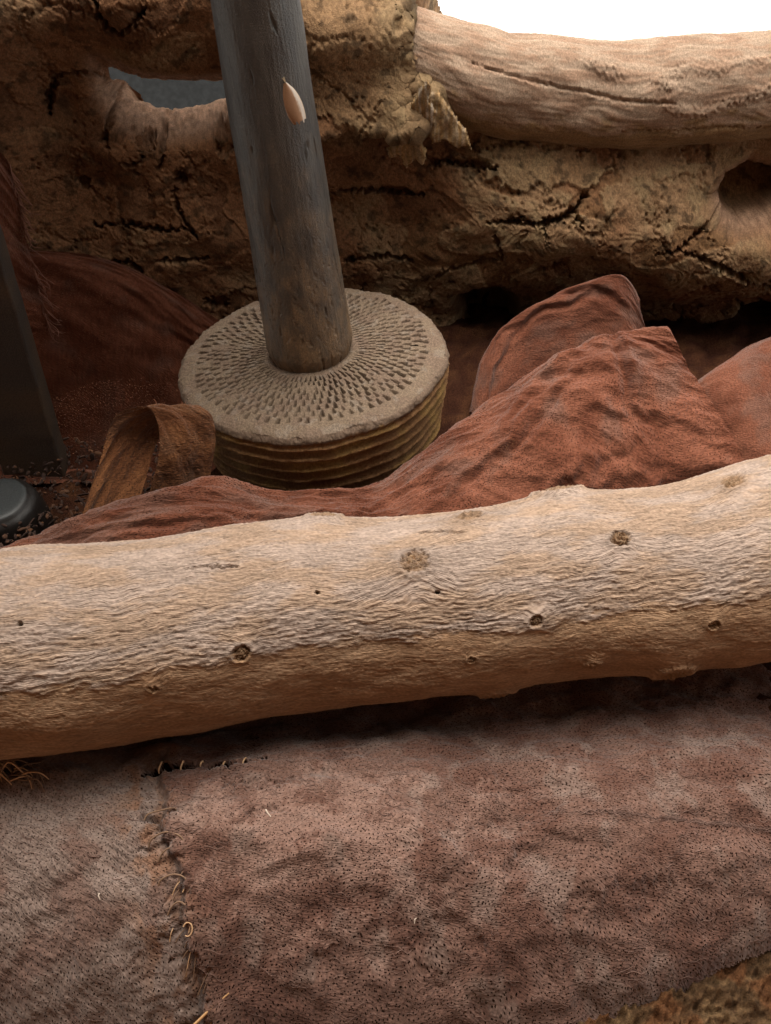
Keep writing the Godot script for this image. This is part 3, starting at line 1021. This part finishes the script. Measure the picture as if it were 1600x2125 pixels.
	for k in 34:
		var x := rng.randf_range(-138, -119)
		var z := 187.0 + (x + 130.0) * 0.25 + rng.randf_range(-3, 4)
		var a := rng.randf_range(-0.7, 0.5)
		var l := rng.randf_range(5, 11)
		var path := smooth_path([top.call(x, z, 1.0), top.call(x + l * 0.4 * cos(a), z + l * 0.4 * sin(a), rng.randf_range(2, 7)), top.call(x + l * 0.8 * cos(a), z + l * 0.8 * sin(a) + rng.randf_range(-1, 1.5), rng.randf_range(1, 3.5)), top.call(x + l * cos(a), z + l * sin(a) + 1.5, 0.2)], 5)
		obj("frayed_fibre", tube(path, 0.00030, 0.00016, 5, 0.3), thread if k % 2 else dull, root)

	var straw := StandardMaterial3D.new()
	straw.albedo_color = Color(0.76, 0.60, 0.42)
	straw.roughness = 0.7
	for q in [[-59.0, 254.5, -46.5, 248.0, "longer dry straw stem lying on the seam of the near cloth"], [-44.5, 263.5, -40.5, 257.5, "short straw stem below the longer one at the foot of the cloth"]]:
		var s := obj("straw_stem", tube([top.call(q[0], q[1], 1.0), top.call((q[0] + q[2]) * 0.5, (q[1] + q[3]) * 0.5, 1.9), top.call(q[2], q[3], 1.2)], 0.00050, 0.00036, 7, 0.2), straw)
		tag(s, q[4], "straw", "straw stems on the near cloth")
	var husk := StandardMaterial3D.new()
	husk.albedo_color = Color(0.72, 0.66, 0.60)
	for q in [[-36.8, 206.5, -35.0, 209.0, "white husk sliver on the cloth right of the seam"], [9.5, 233, 8.6, 234.6, "tiny white husk sliver in the middle of the near cloth"], [-86, 227, -85.6, 228.6, "white husk sliver on the grey patch left of the seam"]]:
		var s := obj("husk_sliver", tube([top.call(q[0], q[1], 0.6), top.call((q[0] + q[2]) * 0.5 - 0.3, (q[1] + q[3]) * 0.5, 1.2), top.call(q[2], q[3], 0.8)], 0.00028, 0.00016, 5), husk)
		tag(s, q[4], "husk", "white slivers on the near cloth")

	# the ochre log under the cloth, showing at the lower right
	var lu := 440
	var lv := 170
	var lf := Field.new(lu, lv, -0.06, 0.0, 0.20, 0.10, n_mid)
	lf.groove([76, 30, 82, 40, 81, 52, 84, 66], 0.0008, 0.004)
	lf.groove([98, 42, 106, 50, 112, 58], 0.0007, 0.003)
	lf.pit(0.118, 0.040, 0.003, 0.002, 0.003)
	p = PackedVector3Array(); col = PackedColorArray(); hh = PackedFloat32Array()
	for j in lv:
		for i in lu:
			var x := lerpf(-0.06, 0.20, float(i) / (lu - 1))
			var w := 0.10 * j / (lv - 1)
			var a := deg_to_rad(118.0) - w / 0.050
			p.append(Vector3(x, -0.075 + 0.050 * sin(a), 0.262 - x * 0.20 + 0.050 * cos(a)))
			var fin := n_mid.get_noise_2d(x * 420.0, w * 420.0)
			var med := n_mid.get_noise_2d(x * 110.0, w * 150.0)
			hh.append(0.0035 * med + 0.0007 * fin - 0.0012 * (1.0 - sm(0.02, 0.09, n_crk.get_noise_2d(x * 60.0, w * 40.0) + 1.0)) + 0.0016 * n_rid.get_noise_2d(x * 160.0 + w * 60.0, w * 90.0 - x * 40.0) - lf.cut[j * lu + i])
			var cc := c(0.34, 0.26, 0.185).lerp(c(0.43, 0.34, 0.245), sm(-0.05, 0.35, n_mid.get_noise_2d(x * 80.0 + 8.0, w * 80.0))).lerp(c(0.40, 0.275, 0.185), sm(0.0, 0.3, n_low.get_noise_2d(x * 60.0, w * 60.0)))
			col.append(Color(cc.r * (1.0 + 0.3 * fin), cc.g * (1.0 + 0.3 * fin), cc.b * (1.0 + 0.3 * fin)))
	p = displaced(p, hh, lu, lv, false, true)
	var low := obj("ochre_log", grid_mesh(p, col, lu, lv, false, true), matter(0.9, 60.0, 0.4, speck_tex, grain_tex, 0.25))
	tag(low, "cracked ochre log showing under the near cloth's lower right edge", "log")

# ------------------------------------------------------------------ red bark cloths round the mallet
func cloth_sheet(rows: Array, nu: int, nv: int, fold: float, seed_at: float, a: Color, b: Color, third: Color, across: float, open := 0.75, dusty := 0.0, creases := []) -> ArrayMesh:
	var p := net(rows, nu, nv)
	var col := PackedColorArray(); col.resize(nu * nv)
	var hh := PackedFloat32Array(); hh.resize(nu * nv)
	var uv := PackedVector2Array(); uv.resize(nu * nv)
	# lengths along the sheet, so that the fibres keep their size
	var lu := 0.0
	var mid := (nv / 2) * nu
	for i in nu - 1: lu += p[mid + i].distance_to(p[mid + i + 1])
	var lv := 0.0
	for j in nv - 1: lv += p[j * nu + nu / 2].distance_to(p[(j + 1) * nu + nu / 2])
	for j in nv:
		var t := lv * j / (nv - 1)
		for i in nu:
			var s := lu * i / (nu - 1)
			var k := j * nu + i
			var big := n_low.get_noise_2d(s * 30.0 + seed_at, t * 30.0)
			var ang := across + 0.8 * big
			var x := s * cos(ang) + t * sin(ang)
			var y := -s * sin(ang) + t * cos(ang)
			var pore := sm(-0.1, 0.4, n_low.get_noise_2d(s * 40.0 + seed_at, t * 40.0 + 7.0) + 0.15)
			var h := fibres(x, y, 1.0)
			h += fold * (0.0024 * n_low.get_noise_2d(s * 20.0 + t * 10.0 + seed_at, t * 62.0 - s * 16.0) + 0.0011 * n_rid.get_noise_2d(s * 13.0 + seed_at + 9.0, t * 46.0 - s * 15.0) + 0.0007 * n_rid.get_noise_2d(s * 38.0 + t * 30.0 + seed_at, t * 105.0 - s * 40.0))
			for q in creases:   # from (u, v) to (u, v), depth and half width in millimetres
				var pa := Vector2(q[0] * lu, q[1] * lv)
				var ab := Vector2(q[2] * lu, q[3] * lv) - pa
				var pt := Vector2(s, t) + Vector2(big, n_low.get_noise_2d(s * 60.0 + 9.0, t * 60.0)) * 0.003
				var along := clampf((pt - pa).dot(ab) / ab.length_squared(), 0.0, 1.0)
				var off: float = (pt - pa - ab * along).length() / (q[5] * MM)
				if off < 5.0:
					var side_of := signf((pt - pa).cross(ab))
					h += q[4] * MM * (0.9 * exp(-pow(off - 1.5, 2.0)) * (1.0 if side_of > 0.0 else 0.25) - exp(-off * off)) * sin(PI * (0.12 + 0.76 * along))
			hh[k] = h
			var tone := n_mid.get_noise_2d(s * 38.0 + seed_at, t * 38.0)
			var cc := a.lerp(b, sm(-0.25, 0.3, tone)).lerp(third, 0.5 * sm(0.05, 0.5, n_mid.get_noise_2d(s * 30.0 + seed_at + 30.0, t * 40.0) + dusty * sm(0.14, 0.04, s)))
			var v := 1.0 + 0.20 * n_mid.get_noise_2d(s * 700.0, t * 700.0)
			col[k] = Color(cc.r * v, cc.g * v, cc.b * v, lerpf(1.0, open, pore))
			uv[k] = Vector2((s * cos(across) + t * sin(across)) / 0.052 + 0.05 * big, (-s * sin(across) + t * cos(across)) / 0.036 + 0.07 * big)
	p = displaced(p, hh, nu, nv, false, true)
	return grid_mesh(p, col, nu, nv, false, true, PackedByteArray(), uv)

func red_cloths() -> void:
	var mat := cloth_matter(0.3)
	var red := RED
	var deep := DEEP
	var dusk := DUSK
	# big folded cloth between the mallet and the pale log: curl behind the upper edge, upper edge, middle, foot at the log
	var rows := [
		mmrow([-170, 22, 110, -138, 28, 101, -121, 30, 91, -101, 33, 80, -69, 30, 68, -46, 20, 62, -19, 14, 58, 0, 14, 50, 20, 26, 40, 40, 38, 30, 59, 50, 22, 79, 60, 16, 96, 66, 15, 111, 70, 17]),
		mmrow([-170, 33, 118, -138, 40, 109, -121, 42, 99, -101, 45, 89, -69, 44, 77, -46, 34.5, 71, -19, 31, 67, 0, 30, 59, 20, 41, 49, 40, 52, 39, 59, 63, 31, 79, 73, 26, 96, 78, 24, 114, 81, 28]),
		mmrow([-170, 33, 124, -138, 40, 116, -121, 42, 107, -101, 44, 98, -69, 43, 87, -46, 35, 80, -19, 32, 75, 0, 32, 69, 22, 43, 59, 43, 53, 50, 63, 63, 42, 83, 72, 37, 101, 75, 36, 119, 75, 36]),
		mmrow([-170, 27, 131, -138, 33, 124, -121, 36, 117, -101, 39, 108, -69, 38, 98, -46, 32.5, 91, -19, 31, 86, 0, 31, 82, 24, 39, 72, 46, 46, 65, 67, 54, 59, 87, 61, 54, 106, 63, 52, 127, 66, 48]),
		mmrow([-170, 20, 137, -138, 24, 132, -121, 28, 126, -101, 29, 118, -69, 28, 108, -46, 27, 103, -19, 27, 99, 0, 27, 95, 26, 29, 88, 48, 33, 82, 70, 38, 77, 92, 42, 74, 113, 46, 70, 137, 55, 66]),
		mmrow([-170, 4, 140, -138, 6, 136, -121, 8, 132, -101, 8, 126, -69, 8, 118, -46, 8, 112, -19, 8, 108, 0, 8, 105, 26, 8, 100, 48, 10, 96, 70, 14, 92, 92, 20, 88, 115, 26, 84, 146, 38, 76])]
	var big := obj("red_bark_cloth", cloth_sheet(rows, 560, 250, 1.0, 3.0, red, deep, dusk, 0.25, 0.72, 0.5, [[0.905, 0.22, 0.885, 0.60, 2.2, 2.6], [0.83, 0.60, 0.96, 0.72, 1.4, 2.0], [0.58, 0.74, 0.82, 0.42, 1.5, 2.4], [0.64, 0.92, 0.88, 0.70, 1.3, 2.0], [0.70, 0.50, 0.86, 0.26, 1.2, 2.2], [0.30, 0.50, 0.52, 0.62, 1.2, 2.2], [0.47, 0.52, 0.66, 0.55, 1.0, 1.8], [0.76, 0.80, 0.97, 0.88, 1.1, 1.8], [0.93, 0.30, 0.99, 0.42, 1.0, 1.6], [0.15, 0.42, 0.34, 0.60, 1.0, 2.2]]), mat)
	tag(big, "large rust red bark cloth folded to a peak between the mallet and the pale log", "bark cloth")
	# second cloth leaning on the trunk behind it
	rows = [
		mmrow([42, -1, -28, 48, 17, -46, 63, 31, -62.5, 90.5, 42, -71.5, 116.5, 48.5, -75.5, 126, 37.5, -71.5]),
		mmrow([43, 2, -26, 49, 20, -44, 64, 34, -60, 91, 45, -69, 117, 51.5, -73, 127, 40, -69]),
		mmrow([48, -4, -22, 55, 12, -39, 71, 26, -55, 96, 36, -64, 119, 42, -68, 130, 32, -65]),
		mmrow([51, -10, -17, 60, 3, -33, 77, 16, -49, 101, 24, -58, 122, 29, -62, 135, 20, -60]),
		mmrow([55, -16, -11, 66, -7, -26, 84, 1, -41, 107, 6, -50, 127, 10, -54, 143, 4, -54])]
	var back := obj("red_bark_cloth", cloth_sheet(rows, 240, 140, 0.4, 23.0, red, deep, dusk, 0.9, 1.0, 0.0, [[0.30, 0.30, 0.75, 0.45, 1.3, 2.2], [0.55, 0.15, 0.80, 0.60, 1.3, 2.4], [0.15, 0.5, 0.5, 0.35, 1.0, 2.0]]), mat)
	tag(back, "darker red bark cloth leaning on the trunk behind the peaked cloth", "bark cloth")
	# third fold at the right
	rows = [
		mmrow([128, 18, 2, 138, 34, 0, 157, 44, -10, 172, 50, -16, 192, 54, -22, 230, 56, -30]),
		mmrow([132, 22, 10, 142, 40, 6, 157, 47, 0, 172, 52, -5, 190, 57, -10, 230, 60, -16]),
		mmrow([140, 14, 26, 150, 30, 26, 164, 38, 22, 180, 42, 18, 200, 46, 14, 236, 50, 6]),
		mmrow([146, 4, 44, 156, 14, 46, 170, 22, 46, 188, 26, 42, 208, 28, 38, 240, 30, 30]),
		mmrow([150, -4, 66, 162, 2, 66, 178, 6, 66, 196, 8, 62, 216, 8, 58, 244, 8, 50])]
	var third := obj("red_bark_cloth", cloth_sheet(rows, 220, 140, 0.3, 41.0, red, deep, dusk, 0.5, 1.0), mat)
	tag(third, "smooth red bark cloth fold at the right, above the pale log", "bark cloth")
	# dark cloth hung over the foot of the trunk at the left, down into the hollow
	rows = [
		mmrow([-200, 58, -88, -170, 52, -98, -140, 42, -104, -118, 28, -104, -100, 14, -104, -80, 0, -100]),
		mmrow([-200, 50, -82, -170, 44, -90, -140, 34, -97, -116, 20, -98, -98, 8, -96, -78, -4, -94]),
		mmrow([-200, 4, -74, -170, 0, -82, -140, -4, -86, -114, -8, -88, -96, -10, -86, -78, -12, -86]),
		mmrow([-200, -60, -56, -170, -60, -62, -140, -60, -64, -112, -58, -66, -94, -50, -66, -78, -34, -68]),
		mmrow([-200, -64, -26, -170, -64, -30, -140, -64, -32, -112, -62, -34, -94, -56, -38, -80, -40, -42]),
		mmrow([-200, -10, 2, -170, -12, 2, -140, -14, 2, -112, -18, 0, -94, -24, -6, -82, -28, -14]),
		mmrow([-200, -2, 24, -170, -2, 24, -140, -2, 24, -112, -4, 20, -94, -8, 14, -82, -12, 8])]
	var dim := obj("red_bark_cloth", cloth_sheet(rows, 200, 120, 0.6, 61.0, red, deep, dusk, 0.4, 1.0), cloth_matter(0.05))
	tag(dim, "very dark red cloth lying in the shadow left of the mallet", "bark cloth")

	# stiff strip of bark cloth rolled into an open loop
	var front := [-131, 8, 84, -127, 22, 74, -123, 33, 61, -118, 44, 50, -110, 54, 46, -100, 58.5, 45, -94, 54, 46, -92.5, 44, 50, -95, 33, 54, -99, 20, 58, -104, 6, 62]
	rows = []
	for r in 4:
		var line := mmrow(front)
		for i in line.size():
			line[i] += Vector3(0.0070, -0.0030, -0.0034) * (r - 0.0) * (1.0 if r else 0.0) + Vector3(0.004, -0.004, 0.004) * (0.6 if r == 0 and i < 4 else 0.0)
		rows.append(line)
	var tanmat := cloth_matter(0.3)
	var loop := obj("rolled_bark_cloth", cloth_sheet(rows, 320, 110, 0.8, 77.0, c(0.45, 0.305, 0.205), c(0.38, 0.25, 0.17), c(0.36, 0.27, 0.215), 1.5, 0.95), tanmat)
	tag(loop, "stiff tan bark cloth strip curled into an open loop left of the mallet", "bark cloth")
	# fuzz on the edges of the loop and of the peaked cloth
	var fuzz := StandardMaterial3D.new()
	fuzz.albedo_color = Color(0.62, 0.40, 0.28)
	fuzz.roughness = 0.9
	var line := smooth_path(mmrow(front), 14)
	for k in 60:
		var q: Vector3 = line[rng.randi_range(4, line.size() - 4)] + Vector3(0.0070, -0.0030, -0.0034) * rng.randf_range(0.0, 2.9)
		var d := Vector3(rng.randf_range(-1, 1), rng.randf_range(0.1, 1.0), rng.randf_range(-0.4, 1)).normalized()
		var l := rng.randf_range(0.0012, 0.0030)
		obj("fuzz_fibre", tube([q, q + d * l * 0.6, q + d * l + Vector3(rng.randf_range(-1, 1), 0, 0) * 0.0006], 0.00010, 0.00006, 4), fuzz, loop)

# ------------------------------------------------------------------ mallet
func mallet() -> void:
	var root := thing("grooved_mallet", Vector3(-0.0303, 0.001, -0.0140))
	root.rotation.z = deg_to_rad(4.9)
	tag(root, "dark wooden mallet standing on its wide notched and grooved head", "mallet")
	var wood := matter(0.82, 60.0, 0.25, speck_tex, grain_tex, 0.3)
	var H := 0.045
	var R := 0.0622
	# notched upper face, from the handle to the rim, then over the rim and down the grooved side to the foot
	var nu := 900
	var face := 140
	var side := 110
	var nv := face + side
	var p := PackedVector3Array(); p.resize(nu * nv)
	var col := PackedColorArray(); col.resize(nu * nv)
	var ashy := c(0.50, 0.43, 0.362)
	var warm := c(0.48, 0.405, 0.345)
	var brown := c(0.55, 0.41, 0.28)
	var rings := 8
	var per := 72
	var r0 := 0.0205
	var r1 := 0.0528
	for i in nu:
		var th := TAU * i / (nu - 1)
		var cx := cos(th)
		var cz := sin(th)
		var out := R * (1.0 + 0.020 * n_low.get_noise_2d(cx * 1.3 + 5.0, cz * 1.3) + 0.007 * n_mid.get_noise_2d(cx * 7.0, cz * 7.0))
		var worn := 0.0016 + 0.0012 * n_mid.get_noise_2d(cx * 5.0 + 9.0, cz * 5.0) + 0.0007 * n_mid.get_noise_2d(cx * 26.0, cz * 26.0)
		for j in nv:
			var k := j * nu + i
			var pos: Vector3
			var cc: Color
			if j < face:
				var r := lerpf(0.016, out - worn, float(j) / (face - 1))
				var x := cx * r
				var z := cz * r
				var y := H - 0.0018 * pow(r / R, 2.0) + 0.0010 * n_low.get_noise_2d(x * 40.0, z * 40.0)
				y += 0.00030 * n_mid.get_noise_2d(x * 380.0, z * 380.0)
				y -= 0.0012 * pow(float(j) / (face - 1), 24.0)
				var q := (r - r0 - 0.0008 * n_low.get_noise_2d(cx * 2.0 + 3.0, cz * 2.0)) / (r1 - r0) * rings
				var deep := 0.0
				if q > 0.0 and q < rings + 0.4:
					for back in 2:
						var ring := floorf(q) - back
						if ring < 0.0 or ring >= rings: continue
						var g := th / TAU * per + 0.5 * fmod(ring, 2.0) + 0.06 * ring
						var cell := floorf(g)
						var j1 := n_mid.get_noise_2d(cell * 7.3, ring * 11.7)
						var j2 := n_mid.get_noise_2d(cell * 5.1 + 30.0, ring * 9.7 + 60.0)
						var fa := g - cell - 0.5 - j1 * 0.34
						# three cornered gouge: narrow inwards, wide and deep outwards, longer than the rows are apart
						var t := (q - ring - j2 * 0.30 - 0.05) / (1.22 + 0.5 * j1)
						if t > 0.0 and t < 1.0:
							var wide := 0.05 + 0.24 * t + 0.10 * j2
							var d := sm(wide, wide * 0.30, absf(fa)) * sm(0.0, 0.30, t) * sm(1.0, 0.82, t) * (0.0022 + 0.0016 * j2)
							deep = maxf(deep, d * sm(-0.55, -0.10, n_low.get_noise_2d(x * 55.0 + 8.0, z * 55.0) + 0.20))
				pos = Vector3(x, y - deep, z)
				var tone := n_mid.get_noise_2d(x * 60.0 + 3.0, z * 60.0)
				cc = ashy.lerp(warm, sm(-0.2, 0.3, tone))
				cc = cc.lerp(c(0.56, 0.52, 0.48), 0.35 * sm(0.15, 0.4, n_mid.get_noise_2d(x * 110.0 + 20.0, z * 110.0)))
			else:
				var t := float(j - face) / (side - 1)
				var y := H - 0.0018 - 0.0012 - t * H
				var taper := 1.0 - 0.10 * sm(0.0, 1.0, t)
				var g := cos((t * 7.0 + 0.10 * n_low.get_noise_2d(cx * 2.0, cz * 2.0 + t)) * TAU)
				var groove := sm(0.08, 0.16, t) * 0.0015 * g
				var rr := (out - worn * pow(maxf(0.0, 1.0 - t * 14.0), 2.0)) * taper - 0.0012 * sm(0.06, 0.12, t) + groove
				rr += 0.0005 * n_mid.get_noise_3d(cx * 9.0, cz * 9.0, t * 10.0) + 0.00025 * n_mid.get_noise_3d(cx * 40.0, cz * 40.0, t * 40.0)
				rr *= 1.0 - 0.25 * sm(0.96, 1.0, t)
				pos = Vector3(cx * rr, y, cz * rr)
				var tone := n_mid.get_noise_3d(cx * 3.0, cz * 3.0, t * 3.0)
				cc = brown.lerp(c(0.60, 0.47, 0.29), sm(-0.1, 0.35, tone)).lerp(warm, sm(0.10, 0.05, t + 0.03 * n_mid.get_noise_2d(cx * 16.0, cz * 16.0)))
			p[k] = pos
			var v := 1.0 + 0.16 * n_mid.get_noise_3d(pos.x * 700.0, pos.y * 700.0, pos.z * 700.0)
			col[k] = Color(cc.r * v, cc.g * v, cc.b * v)
	obj("head", grid_mesh(p, col, nu, nv, true, false), wood, root)
	# handle, thicker at the foot
	nu = 260
	nv = 420
	p = PackedVector3Array(); col = PackedColorArray()
	var L := 0.235
	for j in nv:
		var t := float(j) / (nv - 1)
		var y := H - 0.004 + t * L
		var r := lerpf(0.0198, 0.0140, pow(t, 0.85) * L / 0.19 * 0.82)
		r *= 1.0 - 0.10 * sm(0.006, -0.002, y - H)
		for i in nu:
			var th := TAU * i / (nu - 1)
			var cx := cos(th)
			var cz := sin(th)
			var h := 0.0005 * n_low.get_noise_3d(cx * 0.8, cz * 0.8, y * 14.0) + 0.00016 * n_mid.get_noise_3d(cx * 14.0, cz * 14.0, y * 60.0)
			# drying cracks and chips, most of them near the foot
			var low := sm(0.11, 0.02, y - H)
			h -= 0.0009 * sm(0.80, 0.93, n_rid.get_noise_3d(cx * 2.2 + 3.0, cz * 2.2, y * 14.0)) * sm(0.05, 0.35, n_low.get_noise_3d(cx * 1.6, cz * 1.6 + 7.0, y * 30.0) + 0.25 * low)
			h -= 0.00022 * sm(0.30, 0.45, n_mid.get_noise_3d(cx * 8.0, cz * 8.0 + 3.0, y * 190.0)) * (0.35 + low)
			p.append(Vector3(cx * (r + h), y, cz * (r + h)))
			var tone := n_mid.get_noise_3d(cx * 3.0 + 4.0, cz * 3.0, y * 45.0)
			var cc := c(0.255, 0.235, 0.21).lerp(c(0.195, 0.172, 0.15), sm(-0.2, 0.3, tone))
			# rusty dust caked in ragged patches near the foot
			var dust := sm(-0.06, 0.10, 0.055 - (y - H) + 0.060 * n_mid.get_noise_3d(cx * 2.6, cz * 2.6, y * 75.0 + 8.0))
			cc = cc.lerp(c(0.58, 0.45, 0.31), 0.85 * dust)
			var v := 1.0 + 0.22 * n_mid.get_noise_3d(cx * 30.0, cz * 30.0, y * 160.0)
			col.append(Color(cc.r * v, cc.g * v, cc.b * v))
	obj("handle", grid_mesh(p, col, nu, nv, true, true), matter(0.50, 55.0, 0.22, speck_tex, grain_tex, 0.6), root)

	# papery husk stuck to the handle by a web
	var hn := 26
	var hm := 44
	p = PackedVector3Array(); col = PackedColorArray()
	var axis_x := -0.0316 - 0.0135
	var keep := PackedByteArray()
	for j in hm:
		var t := float(j) / (hm - 1)
		var w := 0.0036 * pow(sin(PI * clampf(0.03 + 0.80 * pow(t, 0.85), 0.0, 1.0)), 0.9) + 0.0001
		for i in hn:
			var s := float(i) / (hn - 1) * 2.0 - 1.0
			var lift := 0.0014 * (1.0 - s * s) + 0.0012 * t
			var lx := s * w + 0.0011 * t
			p.append(Vector3(lx, -0.0165 * t - (0.0016 * t * s if s > 0.0 else 0.0), lift))
			var torn := t > 0.93 - 0.10 * n_mid.get_noise_2d(s * 3.0, 4.0) - 0.07 * maxf(0.0, s)
			keep.append(0 if torn else 1)
			var cc := c(0.66, 0.50, 0.38).lerp(c(0.88, 0.82, 0.76), sm(0.30, 0.55, s + 0.15 * n_mid.get_noise_2d(s * 3.0, t * 6.0)))
			cc = cc.lerp(c(0.86, 0.76, 0.66), sm(0.86, 0.95, absf(s)))
			col.append(cc)
	var hroot := thing("papery_husk", Vector3(-0.0368, 0.1690, -0.0001))
	hroot.rotation = Vector3(deg_to_rad(-2), deg_to_rad(27), deg_to_rad(13))
	tag(hroot, "pale papery husk stuck to the upper handle of the mallet", "husk")
	var hmat := matter(0.6, 200.0, 0.05, speck_tex, grain_tex, 0.4)
	hmat.backlight_enabled = true
	hmat.backlight = Color(0.3, 0.26, 0.22)
	obj("shell", grid_mesh(p, col, hn, hm, false, true, keep), hmat, hroot)
	var web := StandardMaterial3D.new()
	web.albedo_color = Color(0.62, 0.54, 0.42)
	web.roughness = 0.8
	for k in 3:
		obj("web_thread", tube(smooth_path([Vector3(0, 0, 0.0010), Vector3(-0.0005 + 0.0004 * k, 0.0016, 0.0006), Vector3(-0.0022 + 0.0010 * k, 0.0046 - 0.0005 * absf(k - 1.0), -0.0010)], 4), 0.00014, 0.00008, 4), web, hroot)

# ------------------------------------------------------------------ plank, tool end, fringe and debris at the left
func left_things() -> void:
	# upright plank
	var pl := thing("leaning_plank", Vector3(-0.1635, -0.004, 0.011))
	tag(pl, "dark upright plank at the left edge of the picture, beside the loop", "plank")
	var pmat := matter(0.7, 60.0, 0.2, speck_tex, grain_tex, 0.4)
	var nu := 60
	var nv := 120
	var p := PackedVector3Array()
	var col := PackedColorArray()
	# outline of the plank's section, rounded at its corners, swept upwards
	var sec := []
	for q in [[0.012, 0.005, 0.0], [-0.014, 0.005, 90.0], [-0.014, -0.004, 180.0], [0.012, -0.004, 270.0]]:
		for s in 5:
			var a := deg_to_rad(q[2] + s * 22.5)
			sec.append(Vector2(q[0], q[1]) + Vector2(cos(a), sin(a)) * 0.0012)
	sec.append(sec[0])
	nu = sec.size()
	for j in nv:
		var y := 0.20 * j / (nv - 1)
		for i in nu:
			var q: Vector2 = sec[i]
			var e := 0.0006 * n_mid.get_noise_3d(q.x * 120.0, y * 60.0, q.y * 120.0)
			p.append(Vector3(q.x + e - y * 0.03, y, q.y + e - 0.05 * y))
			var cc := c(0.27, 0.23, 0.20).lerp(c(0.34, 0.27, 0.21), sm(-0.2, 0.4, n_mid.get_noise_3d(q.x * 90.0, y * 30.0, q.y * 90.0)))
			col.append(cc)
	obj("board", grid_mesh(p, col, nu, nv, true, false), pmat, pl)

	# rounded grey end of a tool
	var te := thing("grey_tool_end", Vector3(-0.1640, 0.006, 0.0560))
	te.rotation = Vector3(deg_to_rad(6), 0, deg_to_rad(4))
	tag(te, "smooth rounded grey tool end at the left edge by the pale log", "tool")
	nu = 72
	var prof := [[0.0001, 0.012], [0.008, 0.0122], [0.0118, 0.0118], [0.0138, 0.0100], [0.0160, 0.0075], [0.0172, 0.002], [0.0176, -0.006], [0.0170, -0.014], [0.015, -0.018]]
	p = PackedVector3Array(); col = PackedColorArray()
	var line := []
	for q in prof: line.append(Vector3(q[0], q[1], 0))
	line = smooth_path(line, 5)
	for q in line:
		for i in nu:
			var th := TAU * i / (nu - 1)
			var e := 1.0 + 0.02 * n_mid.get_noise_3d(cos(th) * 2.0, sin(th) * 2.0, q.y * 80.0)
			p.append(Vector3(q.x * cos(th) * e, q.y, q.x * sin(th) * e))
			var flat: float = sm(0.0132, 0.0122, q.x + 0.0006 * n_mid.get_noise_2d(cos(th) * 4.0, sin(th) * 4.0))
			if q.y < 0.005: flat = 0.0
			col.append(c(0.16, 0.145, 0.135).lerp(c(0.25, 0.265, 0.27), flat))
	obj("end_cap", grid_mesh(p, col, nu, line.size(), true, false), matter(0.45, 60.0, 0.08, speck_tex, grain_tex, 0.5), te)

	# ragged red cloth edge hanging by the plank
	var red := StandardMaterial3D.new()
	red.albedo_color = RED
	red.roughness = 0.95
	var cmat := cloth_matter(0.2)
	var rows := [
		mmrow([-205, 150, -62, -190, 140, -66, -180, 122, -72, -173, 108, -74]),
		mmrow([-205, 110, -50, -190, 104, -54, -180, 90, -60, -171, 78, -66]),
		mmrow([-205, 70, -40, -190, 64, -44, -178, 56, -52, -168, 50, -58]),
		mmrow([-205, 40, -30, -190, 36, -36, -176, 34, -44, -166, 36, -50])]
	var hang := thing("hanging_cloth")
	tag(hang, "ragged strip of red cloth hanging at the left edge above the plank", "bark cloth")
	obj("strip", cloth_sheet(rows, 110, 110, 0.7, 91.0, RED, DEEP, DUSK, 1.2, 0.8), cmat, hang)
	for k in 70:
		var t := rng.randf()
		var q := Vector3(-0.173, 0.108, -0.074).lerp(Vector3(-0.166, 0.036, -0.050), t)
		var l := rng.randf_range(0.004, 0.012)
		var d := Vector3(rng.randf_range(0.2, 1.0), rng.randf_range(-1.6, -0.3), rng.randf_range(-0.2, 0.8)).normalized()
		var e := Vector3(rng.randf_range(-1, 1), rng.randf_range(-1, 0.4), rng.randf_range(-1, 1)) * 0.0025
		obj("frayed_fibre", tube(smooth_path([q, q + d * l * 0.5 + e, q + d * l], 4), 0.00028, 0.00012, 5, 0.3), red, hang)

	# crumbs of bark and fibre on the earth between plank and loop
	var chip := SphereMesh.new()
	chip.radius = 0.0011
	chip.height = 0.0016
	chip.radial_segments = 5
	chip.rings = 2
	var mm := MultiMesh.new()
	mm.transform_format = MultiMesh.TRANSFORM_3D
	mm.use_colors = true
	mm.mesh = chip
	mm.instance_count = 1000
	for k in 1000:
		var x := rng.randf_range(-0.185, -0.100)
		var z := rng.randf_range(0.0, 0.105)
		var b := Basis.from_euler(Vector3(rng.randf() * 6, rng.randf() * 6, rng.randf() * 6)).scaled_local(Vector3(rng.randf_range(0.2, 1.0) * rng.randf_range(0.5, 3.4), rng.randf_range(0.2, 1.0), rng.randf_range(0.2, 1.3)))
		mm.set_instance_transform(k, Transform3D(b, Vector3(x, 0.001 + rng.randf() * 0.006 + 0.010 * sm(0.02, 0.09, z), z)))
		var cc := c(0.20, 0.13, 0.10).lerp(c(0.42, 0.28, 0.18), pow(rng.randf(), 4.0))
		mm.set_instance_color(k, cc.srgb_to_linear())
	var mi := MultiMeshInstance3D.new()
	mi.multimesh = mm
	var chm := StandardMaterial3D.new()
	chm.vertex_color_use_as_albedo = true
	chm.roughness = 0.95
	mi.material_override = chm
	mi.name = "bark_crumbs"
	add_child(mi)
	tag(mi, "brown bark crumbs on the earth between the plank and the loop", "debris", "", "stuff")
